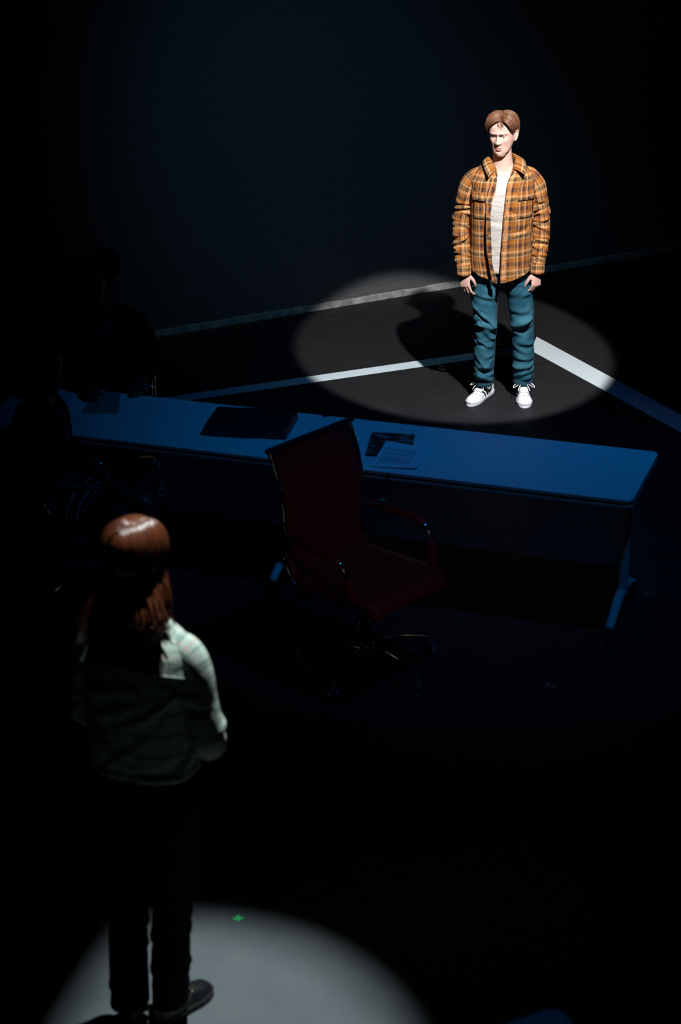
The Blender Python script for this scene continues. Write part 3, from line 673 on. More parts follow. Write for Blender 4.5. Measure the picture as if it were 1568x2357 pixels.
for P in (ARM_L, ARM_R): bd.tube(P, [.034, .034, .034, .036, .032, .026], 16, dense=24)
add_hand(bd, (-.243, -.022, .838), (.08, -.10, -1), (.85, -.60, 0), (.45, .75, .05), (.46, .54, .60, .66), .90, .11, (.75, .50))
add_hand(bd, (.192, -.022, .832), (-.05, -.10, -1), (-.85, -.60, 0), (-.45, .75, .05), (.78, .85, .92, .98), .90, .02, (.70, .38))
LEG_L = [(-.098, .055, .86), (-.114, .050, .70), (-.105, .035, .49), (-.110, .06, .30), (-.108, .10, .09)]
LEG_R = [(.062, .055, .86), (.100, .050, .70), (.118, .035, .49), (.130, .06, .30), (.134, .10, .09)]
for P in (LEG_L, LEG_R): bd.tube(P, [.075, .062, .048, .044, .034], 18, (1, 0, 0), dense=24)
for (ax, ay, dx, dy) in ((-.108, .10, -.55, -.83), (.134, .10, -.03, -1)):
    bd.tube([(ax, ay, .07), (ax + dx * .05, ay + dy * .05, .048), (ax + dx * .13, ay + dy * .13, .036)], [.026, .022, .014], 12, dense=8)
bd.build('body', M['skin'], man, voxel=.0030, sm=2)
eyes(man, HM, (.05, -1, -.12)); face_bits(man, HM, M['brow'])

# hair: side-parted, swept both ways, plus a scalp cap
def cap_mesh(Mx, infl, zlow, mt, name, root, n=96, m=50, seed=0, bump=.0025):
    """zlow(ph) = lowest z of the hair at azimuth ph"""
    r = np.random.default_rng(seed); k1 = r.uniform(20, 60, 8); p1 = r.uniform(0, 6.28, 8)
    ph = np.linspace(-np.pi, np.pi, n, endpoint=False); lows = np.array([zlow(p) for p in ph]); b = MB(); G = []
    for j in range(m):
        t = j / (m - 1); row = []
        for i, p in enumerate(ph):
            z = lows[i] + (.1178 - lows[i]) * (t ** .8); edge = min(1, t * 5 + .15)
            nz = sum(math.sin(k * p + q + z * 30) for k, q in zip(k1, p1)) / 8 * bump * 2
            pt = head_point(np.array([p]), z, (infl + nz) * edge)[0]; row.append(pt + A(0, 0, (infl * .95) * max(0, (z - .06) / .058) ** 1.3))
        G.append(row)
    b.grid(np.array(G), closed=True, cap0=False, cap1=True); b.xform(Mx); return b
def zl_man(p):
    a = abs(p)
    fr = .070 if p > -.2 else .066                 # forehead hairline
    if a < .70: return fr - .010 * (a / .7) ** 2
    if a < 1.20: return fr - .010 + (.012 - fr + .010) * ((a - .70) / .5)
    if a < 1.75: return .012 + .010 * math.sin((a - 1.20) / .55 * math.pi) - .012 * max(0, 1 - abs(a - 1.3) / .1)
    return .012 - .075 * min(1, (a - 1.75) / .6)
hb = cap_mesh(HM, .008, lambda p: zl_man(p) + (.012 if abs(p) < 1.2 else 0), None, 'hair', man, seed=5)
# radial table of the head surface, for laying locks over it
NA, NE = 96, 64; RT = np.zeros((NE, NA))
for i_ in range(NE):
    el = -1.3 + (math.pi / 2 + 1.3) * i_ / (NE - 1)
    for j_ in range(NA):
        az = -math.pi + 2 * math.pi * j_ / NA; dx, dy, dz = math.sin(az) * math.cos(el), -math.cos(az) * math.cos(el), math.sin(el)
        if j_ == 0 or i_ < NE - 1:
            lo_, hi_ = .02, .16
            for _ in range(11):
                m_ = (lo_ + hi_) / 2; x_, y_, z_ = m_ * dx, m_ * dy + .004, m_ * dz
                if abs(z_) > .118: inside = False
                else:
                    w_, f_, b_ = interp(z_, HEAD_T); cyy = (b_ - f_) / 2; hd = (f_ + b_) / 2
                    inside = (abs(x_) / w_) ** 2.25 + (abs(y_ - cyy) / hd) ** 2.25 < 1
                if inside: lo_ = m_
                else: hi_ = m_
            RT[i_, j_] = lo_
        else: RT[i_, j_] = RT[i_, 0]
def rad_at(d):
    el = math.asin(max(-1, min(1, d[2]))); az = math.atan2(d[0], -d[1]); u = (az + math.pi) / (2 * math.pi) * NA; v = max(0, min(NE - 1.001, (el + 1.3) / (math.pi / 2 + 1.3) * (NE - 1)))
    i0, j0 = int(v), int(u) % NA; fv, fu = v - int(v), u - int(u); j1 = (j0 + 1) % NA; i1 = min(NE - 1, i0 + 1)
    return (RT[i0, j0] * (1 - fu) + RT[i0, j1] * fu) * (1 - fv) + (RT[i1, j0] * (1 - fu) + RT[i1, j1] * fu) * fv
def dirn(az, el): return A(math.sin(az) * math.cos(el), -math.cos(az) * math.cos(el), math.sin(el))
def slerp(a, b, t):
    w_ = math.acos(max(-1, min(1, a @ b))); 
    return a if w_ < 1e-4 else (math.sin((1 - t) * w_) * a + math.sin(t * w_) * b) / math.sin(w_)
def hairlock(d0, d1, lift0, lift1, liftm, m_=14, mid=None):
    P = []
    for u in np.linspace(0, 1, m_):
        d = slerp(d0, d1, u) if mid is None else slerp(slerp(d0, mid, u), slerp(mid, d1, u), u)
        l = lift0 * (1 - u) + lift1 * u + liftm * 4 * u * (1 - u); P.append(d * (rad_at(d) + l) + A(0, .004, 0))
    return np.array(P)
def end_el(az, z):       # elevation at which the surface has height z
    best = 0
    for el in np.linspace(-1.0, 1.2, 45):
        d = dirn(az, el)
        if rad_at(d) * d[2] <= z: best = el
    return best
paths = []
for k in range(520):
    t = rng.beta(.9, 1.1); s = -1 if rng.random() < .56 else 1
    az_p = .28; el_p = .86 + t * 1.45                     # part line runs from the hairline back over the crown
    d0 = dirn(az_p, el_p) if el_p < math.pi / 2 else dirn(az_p + math.pi, math.pi - el_p)
    d0 = d0 + A(s * .03 + rng.normal(0, .015), rng.normal(0, .02), 0); d0 /= np.linalg.norm(d0)
    if s < 0: az1 = -(.62 + 2.35 * t ** .9) + rng.normal(0, .10)
    else: az1 = .80 + 2.15 * t ** .9 + rng.normal(0, .10)
    az1 = max(-3.1, min(3.1, az1)); zend = zl_man(az1) + rng.uniform(-.006, .016)
    if abs(az1) < 1.1: zend = zl_man(az1) + rng.uniform(-.020, .008)
    d1 = dirn(az1, end_el(az1, zend))
    mid = d0 * .55 + d1 * .45 + A(0, -.22 * (1 - t) if s < 0 else -.10 * (1 - t), .10); mid /= np.linalg.norm(mid)
    paths.append((hairlock(d0, d1, .006 + rng.uniform(0, .003), rng.uniform(.004, .010), rng.uniform(.006, .016) + .005 * (1 - t), 14, mid), rng.uniform(.0022, .0042)))
for k in range(13):      # a few loose strands over the forehead
    a0 = rng.uniform(.10, .45); d0 = dirn(a0, .84); d1 = dirn(a0 + rng.uniform(-.05, .22), rng.uniform(.40, .58)); mid = dirn(a0 - .14, .70)
    paths.append((hairlock(d0, d1, .008, .003, .007, 9, mid), .0011))
hl = MB(); locks(hl, paths, 0); hl.xform(HM)
ho = hb.build('hair', M['hair_m'], man); hl.build('hair_lock', M['hair_m'], ho)
tag(ho.children[0], kind='stuff')

# T-shirt
TT = [(.80, -.02, .02, .160, .105), (.95, -.02, .02, .160, .108), (1.10, -.02, .012, .160, .112), (1.25, -.02, .008, .168, .118), (1.35, -.018, .010, .166, .112), (1.40, -.016, .02, .150, .098), (1.44, -.014, .030, .118, .083), (1.47, -.013, .035, .080, .072)]
b = MB(); G = []; n = 64; ph = np.linspace(0, 2 * np.pi, n, endpoint=False)
ff = make_folds(4, 16, .6, (.003, .007), (.012, .022), span=(.3, .7), slope=.10)
for j, t in enumerate(np.linspace(0, 1, 60)):
    z0 = .845; top = 1.470 - .040 * np.clip(np.cos(ph + .12), 0, 1) ** 2.2; z = z0 + (top - z0) * t
    off = ff(ph, t * .6)
    R_ = []
    for i in range(n):
        cx, cy, a, bb = interp(z[i], TT); e = 2 / 2.3; o = off[i]
        R_.append((cx + (a + o) * np.sign(np.sin(ph[i])) * abs(np.sin(ph[i])) ** e, cy - (bb + o) * np.sign(np.cos(ph[i])) * abs(np.cos(ph[i])) ** e, z[i]))
    G.append(R_)
b.grid(np.array(G), closed=True); ts_ = b.build('t_shirt', M['tee'], man, solid=.003)
q = MB(); q.tube(np.vstack([G[-1], G[-1][:1]]), [(.006, .0028)] * (n + 1), 8, (0, 0, 1), rounded=False); q.build('neckband', M['tee'], ts_)

# jeans
JP = [(.725, -.02, .05, .03, .02), (.745, -.02, .05, .085, .055), (.775, -.02, .045, .135, .095), (.84, -.02, .04, .162, .112), (.92, -.02, .035, .158, .108), (.985, -.02, .03, .150, .100)]
b = MB(); T_ = np.array(JP); G = []; ph = np.linspace(0, 2 * np.pi, 64, endpoint=False); ff = make_folds(8, 10, .3, (.003, .006), (.012, .02), span=(.3, .8))
for z in np.linspace(.725, .985, 26):
    cx, cy, a, bb = interp(z, T_); rg = ell_ring((cx, cy, z), 1, 1, 64, 2.3); o = ff(ph, z - .7)
    rg[:, 0] = cx + (rg[:, 0] - cx) * (a + o); rg[:, 1] = cy + (rg[:, 1] - cy) * (bb + o); G.append(rg)
b.grid(np.array(G), closed=True, V=np.linspace(.7, .985, 26))
def leg_folds(seed, side):
    r = np.random.default_rng(seed); fs = []
    # (v from hip, angle from front, slope, width, amp, span); v ~ .86 - z
    for v0, n_, am in ((.10, 3, .005), (.20, 4, .006), (.31, 3, .006), (.375, 5, .012), (.435, 5, .011), (.52, 3, .006), (.60, 3, .007), (.67, 4, .011), (.72, 4, .010)):
        for k in range(n_):
            fs.append((v0 + r.normal(0, .020), math.pi * .5 + r.normal(0, .75), r.normal(0, .022) + side * .012, r.uniform(.013, .022), am * r.uniform(.6, 1.15), r.uniform(.5, 1.3)))
    def f(th, v):
        o = np.zeros_like(th)
        for v0, a0, sl, wd, am, sp in fs:
            d = adiff(th, a0); q = (v - v0 - sl * d) / wd
            o += am * (np.exp(-q * q) - .8 * np.exp(-(q - 1.4) ** 2)) * np.exp(-(d / sp) ** 2)
        return o
    return f
hems = []; LEGSPEC = []
for side, P, RR in ((-1, [(-.095, .055, .89), (-.106, .052, .78), (-.114, .045, .68), (-.104, .035, .49), (-.108, .045, .40), (-.110, .06, .28), (-.110, .085, .10)], [(.078, .098), (.084, .098), (.080, .088), (.066, .070), (.064, .068), (.063, .069), (.057, .068)]),
                    (1, [(.058, .055, .89), (.080, .052, .78), (.100, .045, .68), (.118, .035, .49), (.124, .045, .40), (.130, .06, .28), (.132, .088, .10)], [(.078, .098), (.084, .098), (.080, .088), (.068, .070), (.066, .068), (.065, .069), (.060, .070)])):
    b.tube(P, RR, 64, (1, 0, 0), dense=280, fold=leg_folds(20 + side, side), rounded=False)
    hems.append((P[-1], RR[-1])); LEGSPEC.append((P, RR))
jn = b.build('jeans', M['jeans'], man)
for (hx, hy, hz), (ra, rb) in hems:
    q = MB(); th = np.linspace(0, 2 * np.pi, 41)
    q.tube([(hx + (ra + .001) * math.cos(a), hy + (rb + .001) * math.sin(a), hz + .006) for a in th], [(.010, .0022)] * 41, 8, (0, 0, 1), rounded=False); q.build('hem', M['denimdark'], jn)
    q = MB(); q.tube([(hx + (ra + .003) * math.cos(a), hy + (rb + .003) * math.sin(a), hz + .016) for a in th], [.0009] * 41, 5, (0, 0, 1), rounded=False); q.build('hem_stitch', M['stitch'], jn)
for (P, RR), sg in zip(LEGSPEC, (1, 1)):
    Pd, Rd = spline(P, 60), spline(np.array(RR), 60); a = .38
    Q = [(p[0] + (r[0] + .003) * math.cos(a) * sg, p[1] - (r[1] + .003) * math.sin(a), p[2]) for p, r in zip(Pd[22:59], Rd[22:59])]
    q = MB(); q.tube(Q, [.0011] * len(Q), 5, rounded=False); q.build('side_seam', M['stitch'], jn)
q = MB(); q.grid(np.array([ell_ring((-.02, .03, z), .154, .104, 48) for z in (.955, .985)]), closed=True); q.build('belt', M['black'], jn, solid=.004)

# sneakers
def sneaker(name_root, loc, ang, seed):
    """local: heel at +y .0, toe at -y; loc = heel centre on the floor"""
    Lh = .288
    Mx = Matrix.Translation(Vector((loc[0], loc[1], 0))) @ Matrix.Rotation(ang, 4, 'Z')
    wprof = [(0, .020), (.03, .030), (.08, .033), (.14, .035), (.19, .043), (.225, .046), (.255, .041), (.275, .030), (.286, .014), (.2885, .003)]
    wtab = np.array(wprof)
    def wdt(l): return np.interp(l, wtab[:, 0], wtab[:, 1])
    def outline(l, g=0): return wdt(l) + g
    # sole
    ls = np.concatenate([np.linspace(0, .26, 26), .26 + .0285 * np.sin(np.linspace(.1, 1, 10) * math.pi / 2)])
    def ring(z, g):
        Rr = [(outline(l, g), -l * (1 + g * .8)) for l in ls] + [(-outline(l, g), -l * (1 + g * .8)) for l in ls[::-1]]
        return [(x + (-.004 if False else 0), y + g, z) for x, y in Rr]
    b = MB(); b.grid(np.array([ring(.0, -.002), ring(.003, .0035), ring(.016, .0035), ring(.024, .0030), ring(.027, .001)]), closed=True, cap0=True, cap1=True)
    b.xform(Mx); so = b.build('sole', M['sole'], man)
    q = MB(); q.tube([A(*p) for p in ring(.0245, .0038)] + [A(*ring(.0245, .0038)[0])], [.0010] * (len(ls) * 2 + 1), 5, (0, 0, 1), rounded=False); q.xform(Mx); q.build('foxing_line', M['steelgrey'], so)
    # upper
    hp = np.array([(0, .092), (.03, .090), (.055, .092), (.08, .096), (.10, .094), (.13, .083), (.16, .070), (.19, .060), (.22, .054), (.25, .049), (.272, .041), (.284, .032), (.2885, .026)])
    def S(l, a, g=0):      # a from 0 (left foot line) to pi (right)
        h = np.interp(l, hp[:, 0], hp[:, 1]) - .022 + g; wv = wdt(l) + g; e = .78
        narrow = 1 - .16 * np.clip((.15 - l) / .1, 0, 1) * math.sin(a)
        return A(-wv * np.sign(math.cos(a)) * abs(math.cos(a)) ** e * narrow, -l, .022 + h * math.sin(a) ** .9 if 0 < a < math.pi else .022)
    b = MB(); G = [[S(l, a) for a in np.linspace(0, math.pi, 25)] for l in np.concatenate([np.linspace(0.0, .27, 50), np.linspace(.273, .2885, 10)])]
    b.grid(np.array(G)); b.xform(Mx); up = b.build('upper', M['shoe'], man)
    # toe cap seam
    q = MB(); q.tube([S(.192 + .018 * math.sin(a) ** 2, a, .0012) for a in np.linspace(.55, math.pi - .55, 20)], [.0012] * 20, 5, (0, 0, 1)); q.xform(Mx); q.build('toe_seam', M['steelgrey'], up)
    # three stripes on each side
    for sgn in (0, 1):
        for k in range(3):
            l0 = .075 + k * .030; q = MB(); G = []
            for u in np.linspace(0, 1, 8):
                a = .08 + u * 1.02; row = []
                for dl in (0, .006, .013): row.append(S(l0 + dl + .020 * (1 - u) * 0 + .028 * u * 1.0, a if sgn == 0 else math.pi - a, .0016))
                G.append(row)
            q.grid(np.array(G)); q.xform(Mx); q.build('stripe', M['stripe'], up, solid=.0014)
    # tongue, laces and bow
    q = MB(); G = [[S(l, a, .004) + A(0, 0, .016 * max(0, (.12 - l) / .06)) for a in np.linspace(math.pi / 2 - .42, math.pi / 2 + .42, 7)] for l in np.linspace(.062, .18, 10)]
    q.grid(np.array(G)); q.xform(Mx); q.build('tongue', M['shoe'], up, solid=.004)
    for k in range(6):
        l = .104 + k * .0145; q = MB(); q.tube([S(l + .006 * math.cos(i), math.pi / 2 + v, .0075) for i, v in enumerate(np.linspace(-.52, .52, 7))], [(.0022, .0040)] * 7, 6, (0, 0, 1)); q.xform(Mx); q.build('lace', M['lace'], up)
    r = np.random.default_rng(seed); c = S(.108, math.pi / 2, .012)
    for s in (-1, 1):
        a = s * (1.0 + r.uniform(-.2, .2)); l = .058 + r.uniform(-.006, .008)
        P = [c, c + A(s * .018, -.010 + r.uniform(-.01, .01), .010), c + A(s * l, -.018, -.010), c + A(s * (l + .004), -.034, -.022), c + A(s * l * .7, -.034, -.008), c + A(s * .010, -.012, .004), c]
        q = MB(); q.tube(P, [(.0032, .0022)] * 7, 6, (0, 0, 1), dense=36); q.xform(Mx); q.build('bow_loop', M['lace'], up)
        P = [c, c + A(s * .016, -.030, .002), c + A(s * .030, -.055, -.016), c + A(s * .036, -.070, -.030)]
        q = MB(); q.tube(P, [.0024] * 4, 6, dense=12); q.xform(Mx); q.build('lace_end', M['lace'], up)
    b = MB(); b.tube([(0, -.052, .06), (0, -.055, .115)], [(.029, .036), (.030, .036)], 20, (1, 0, 0), rounded=False); b.xform(Mx); b.build('sock', M['tee'], man)
sneaker(man, (-.055, .175), -R(33), 1)
sneaker(man, (.137, .165), R(-2), 2)

# plaid shirt
SH = [(.80, -.022, .020, .190, .128), (.90, -.021, .020, .187, .128), (1.0, -.020, .018, .184, .128), (1.12, -.020, .012, .183, .130), (1.25, -.018, .010, .188, .132), (1.33, -.016, .012, .190, .128), (1.40, -.015, .020, .186, .118), (1.44, -.014, .027, .170, .106), (1.468, -.014, .032, .135, .094), (1.49, -.013, .036, .095, .083), (1.505, -.013, .037, .08, .078)]
LE = [(.80, -.050), (.84, -.055), (.90, -.072), (.95, -.079), (1.1, -.085), (1.25, -.092), (1.30, -.091), (1.38, -.066), (1.43, -.055), (1.485, -.052)]
RE = [(.80, -.036), (.85, -.034), (1.0, -.030), (1.2, -.020), (1.30, -.012), (1.38, -.002), (1.43, .014), (1.485, .03)]
LEf = lambda z: np.interp(z, *zip(*LE)); REf = lambda z: np.interp(z, *zip(*RE))
sfold = make_folds(31, 34, .66, (.0025, .0065), (.010, .024), span=(.25, .8), slope=.10)
def ph_at(x, z):
    cx, cy, a, bb = sinterp(z, SH); v = np.clip((x - cx) / a, -.999, .999); return math.copysign(math.asin(abs(v) ** (2.35 / 2)), v)
def shirt_pt(ph, z, off=0.0, fold=True):
    cx, cy, a, bb = sinterp(z, SH); e = 2 / 2.35
    o = off
    if fold:
        o += sfold(np.array([ph]), z - .8)[0]
        # long vertical drape fold left of the placket: the front edge stands proud of the panel behind it
        pg = ph_at(np.interp(z, [.80, .86, 1.0, 1.2], [-.082, -.092, -.112, -.118]), z); dd = adiff(ph, pg); am = max(0, min(1, (1.27 - z) / .14))
        st = 1 / (1 + math.exp(-dd / .018))
        o += am * (st * .030 * math.exp(-(dd / .34) ** 2) - (1 - st) * .020 * math.exp(-(dd / .22) ** 2))
        o += .004 * math.sin(5 * ph + 1) * max(0, (1.2 - z)) * 2
    s, c = math.sin(ph), math.cos(ph)
    x = cx + (a + o) * np.sign(s) * abs(s) ** e; y = cy - (bb + o) * np.sign(c) * abs(c) ** e
    zz = z + (.018 * max(0, math.cos(2 * ph + math.pi)) if False else 0)
    return A(x, y, z)
b = MB(); G = []; Vs = []; n = 150; zs = np.linspace(0, 1, 110)
for t in zs:
    row = []; vr = []
    zc = .80 + t * .700
    p0 = ph_at(np.interp(zc, *zip(*RE)), zc); p1 = ph_at(np.interp(zc, *zip(*LE)), zc) + 2 * math.pi
    for u in np.linspace(0, 1, n):
        p = p0 + (p1 - p0) * u
        hem = .800 + .062 * (abs(math.sin(p)) ** 1.7) + (.012 if math.cos(p) > 0 and p > 3 else 0) * 0
        z = hem + (1.500 - .034 * max(0, math.cos(p)) ** 1.5 - hem) * t
        row.append(shirt_pt(p, z)); vr.append(z)
    G.append(row); Vs.append(vr)
U = np.array([.19 * (ph_at(-.02, 1.1) + 2 * math.pi * u) for u in np.linspace(0, 1, n)])
b.grid(np.array(G), U=U, V=np.array(Vs)); shirt = b.build('plaid_shirt', M['shirt'], man, solid=.0028)
# sleeves with gathered folds
for side, P, RR, sd in ((-1, [(-.100, .035, 1.405), (-.160, .035, 1.398), (-.206, .036, 1.348), (-.232, .045, 1.24), (-.254, .05, 1.12), (-.252, .028, 1.0), (-.245, -.012, .880)], [(.040, .050), (.052, .062), (.058, .064), (.054, .060), (.051, .055), (.050, .053), (.043, .046)], 51),
                        (1, [(.075, .035, 1.403), (.132, .035, 1.396), (.176, .036, 1.346), (.202, .045, 1.24), (.220, .05, 1.12), (.214, .028, 1.0), (.197, -.012, .880)], [(.040, .050), (.052, .062), (.058, .064), (.056, .060), (.054, .055), (.052, .053), (.044, .046)], 52)):
    f1 = make_folds(sd, 44, .66, (.0045, .0105), (.007, .014), lo=.32, hi=.98, span=(.5, 1.4), slope=.02)
    f2 = make_folds(sd + 5, 10, .66, (.002, .005), (.012, .02), lo=.08, hi=.35, span=(.4, 1.0), slope=.05)
    q = MB(); q.tube(P, RR, 60, (0, -1, 0), dense=150, fold=lambda th, v: f1(th, v) + f2(th, v), rounded=False, U=np.linspace(0, .34, 61)); q.build('sleeve', M['shirt2'], shirt)
    c0 = A(*P[-1]); dr = A(-.03 * side, -.14, -1); dr = dr / np.linalg.norm(dr)
    q = MB(); q.tube([c0 - dr * .008, c0 + dr * .02, c0 + dr * .058], [(.043, .043), (.0425, .043), (.042, .042)], 40, (0, -1, 0), rounded=False, dense=8, U=np.linspace(.05, .32, 41)); cf = q.build('cuff', M['shirt2'], shirt, solid=.004)
    z_ = MB(); z_.sphere(c0 + dr * .03 + A(side * .043, .01, 0), (.0025, .006, .006), 10, 6); z_.build('cuff_button', M['button'], cf)
# collar: stand and fall around the neck
def collar_strip(top, bot, name, nn=44):
    a = spline(top, nn); c = spline(bot, nn); G = []
    for k in np.linspace(0, 1, 8): G.append(a * (1 - k) + c * k + np.outer(np.ones(nn), A(0, 0, 1)) * .006 * math.sin(k * math.pi) )
    q = MB(); q.grid(np.array(G)); return q.build(name, M['shirt2'], shirt, solid=.0036)
collar_strip([(-.056, -.052, 1.466), (-.076, -.010, 1.496), (-.078, .045, 1.520), (-.045, .092, 1.535), (-.012, .104, 1.538), (.025, .092, 1.535), (.055, .045, 1.522), (.055, -.005, 1.505), (.036, -.052, 1.468)],
             [(-.112, -.122, 1.436), (-.132, -.050, 1.478), (-.130, .045, 1.495), (-.072, .128, 1.505), (-.012, .142, 1.507), (.050, .128, 1.505), (.108, .045, 1.500), (.116, -.050, 1.486), (.102, -.126, 1.444)], 'collar')
collar_strip([(-.056, -.052, 1.464), (-.074, -.008, 1.494), (-.075, .045, 1.517), (-.012, .100, 1.534), (.053, .045, 1.518), (.053, -.005, 1.502), (.036, -.052, 1.465)],
             [(-.054, -.078, 1.430), (-.080, -.030, 1.455), (-.086, .045, 1.475), (-.012, .110, 1.485), (.064, .045, 1.478), (.060, -.030, 1.46), (.020, -.085, 1.430)], 'collar_stand')
# plackets
def patch(x0, x1, z0, z1, name, mt, off=.004, th=.002, nx=10, nz=14, par=None, fold=True, roundc=0):
    q = MB(); G = []
    for z in np.linspace(z0, z1, nz):
        row = []
        for k in np.linspace(0, 1, nx):
            xa = x0(z) if callable(x0) else x0; xb = x1(z) if callable(x1) else x1; x = xa + (xb - xa) * k
            zz = z
            row.append(shirt_pt(ph_at(x, z), z, off, fold))
        G.append(row)
    def uof(x, z):
        zc = z; p0 = ph_at(REf(zc), zc); p1 = ph_at(LEf(zc), zc) + 2 * math.pi; p = ph_at(x, z); p = p if p >= p0 - .3 else p + 2 * math.pi
        return .19 * (ph_at(-.02, 1.1) + 2 * math.pi * (p - p0) / (p1 - p0))
    xa = x0(z0) if callable(x0) else x0; xb = x1(z0) if callable(x1) else x1
    q.grid(np.array(G), U=np.array([uof(xa + k * (xb - xa), z0) for k in np.linspace(0, 1, nx)]), V=np.linspace(z0, z1, nz)); return q.build(name, mt, par or shirt, solid=th)
patch(lambda z: LEf(z) - .030, LEf, .812, 1.43, 'placket', M['shirt'], .0035, .003, 6, 50)
patch(REf, lambda z: REf(z) + .030, .812, 1.43, 'placket', M['shirt'], .0035, .003, 6, 50)
for x0, x1, zt in ((-.208 + .012, -.122, 1.340), (.060, .186, 1.342)):
    x0 = max(x0, -.196); x1 = min(x1, .160)
    patch(x0 + .006, x1 - .004, zt - .160, zt - .02, 'chest_pocket', M['shirt'], .0022, .0016, 14, 16)
    fp = patch(x0, x1, zt - .050, zt, 'pocket_flap', M['shirt'], .0085, .0030, 14, 8)
    xm = (x0 + x1) / 2 + .006; p = shirt_pt(ph_at(xm, zt - .032), zt - .032, .016)
    q = MB(); q.sphere(p, (.0062, .0032, .0062), 14, 8); q.build('button', M['button'], fp)
for z in (1.375, 1.295, 1.20, 1.10, 1.0, .90):
    x = LEf(z) - .013; p = shirt_pt(ph_at(x, z), z, .0075); q = MB(); q.sphere(p, (.0055, .0030, .0055), 14, 8); q.build('button', M['button'], shirt)
    x = REf(z) + .014; p = shirt_pt(ph_at(x, z), z, .0065); q = MB(); q.tube([p - A(0, 0, .009), p + A(0, 0, .009)], [.0014] * 2, 6, (1, 0, 0)); q.build('buttonhole', M['buttonhole'], shirt)
# ------------------------------------------------------------------ the woman in front, seen from behind (she faces +y)
WX, WY = -.600, 4.760
wo = thing('person', 'person with long auburn hair in pale green plaid jacket, standing with back turned', 'person', (WX, WY, 0), R(-22))
HW = head_matrix((-.008, .012, 1.674), R(180 - 14), R(2), 0, 1.0)
bd = MB(); make_head(bd, HW, nose=.9)
bd.tube([(0, .0, 1.61), (0, -.005, 1.55), (0, -.005, 1.49), (0, 0, 1.43)], [.048, .047, .053, .075], 20, (1, 0, 0), dense=10)
torso(bd, [(.80, -.02, 0, .145, .10), (.92, -.02, 0, .15, .105), (1.05, -.018, 0, .12, .085), (1.2, -.012, 0, .13, .09), (1.35, -.004, 0, .14, .085), (1.41, 0, 0, .13, .07), (1.46, 0, 0, .07, .05)])
WAL = [(-.125, 0, 1.405), (-.175, -.005, 1.35), (-.195, -.01, 1.24), (-.205, .0, 1.13), (-.170, .09, 1.07), (-.10, .20, 1.05)]
WAR = [(.125, 0, 1.405), (.168, -.005, 1.35), (.190, -.01, 1.24), (.206, .0, 1.12), (.155, .08, 1.055), (.09, .16, 1.02)]
for P in (WAL, WAR): bd.tube(P, [.042, .042, .038, .034, .028, .022], 14, dense=24)
add_hand(bd, (-.09, .21, 1.05), (.6, .8, -.1), (.2, .1, 1), (.7, -.6, 0), (.5, .55, .6, .65), .82)
add_hand(bd, (.085, .165, 1.018), (-.35, .9, -.25), (-.2, .1, 1), (-.8, -.4, 0), (.5, .55, .6, .65), .82)
for P in ([(-.085, -.02, .85), (-.100, -.03, .50), (-.115, -.058, .08)], [(.055, 0, .85), (.032, .01, .50), (.012, -.005, .08)]): bd.tube(P, [.075, .052, .034], 16, (1, 0, 0), dense=18)
bd.tube([(.004, -.02, .06), (.004, .015, .040), (.020, .06, .032)], [.024, .018, .012], 12, dense=8)
bd.tube([(-.110, -.06, .06), (-.125, .0, .045), (-.140, .06, .035)], [.028, .026, .02], 12, dense=8)
bd.build('body', M['skin_w'], wo, voxel=.0042, sm=2)
# trousers
b = MB(); T_ = [(.74, -.02, 0, .145, .105), (.85, -.022, 0, .165, .120), (.95, -.022, 0, .160, .112), (1.06, -.02, 0, .142, .10)]
torso(b, T_, 48, 24)
for P, RR, sd in (([(-.092, -.02, .88), (-.100, -.025, .70), (-.106, -.03, .48), (-.114, -.045, .28), (-.117, -.058, .085)], [(.082, .10), (.074, .088), (.064, .070), (.062, .070), (.062, .075)], 71),
                  ([(.056, 0, .88), (.048, .005, .70), (.030, .012, .48), (.014, .004, .28), (.006, -.008, .085)], [(.082, .10), (.074, .088), (.064, .070), (.062, .070), (.058, .072)], 72)):
    b.tube(P, RR, 40, (1, 0, 0), dense=90, fold=make_folds(sd, 16, .8, (.003, .007), (.012, .022)), rounded=False)
b.build('trousers', M['darktrouser'], wo)
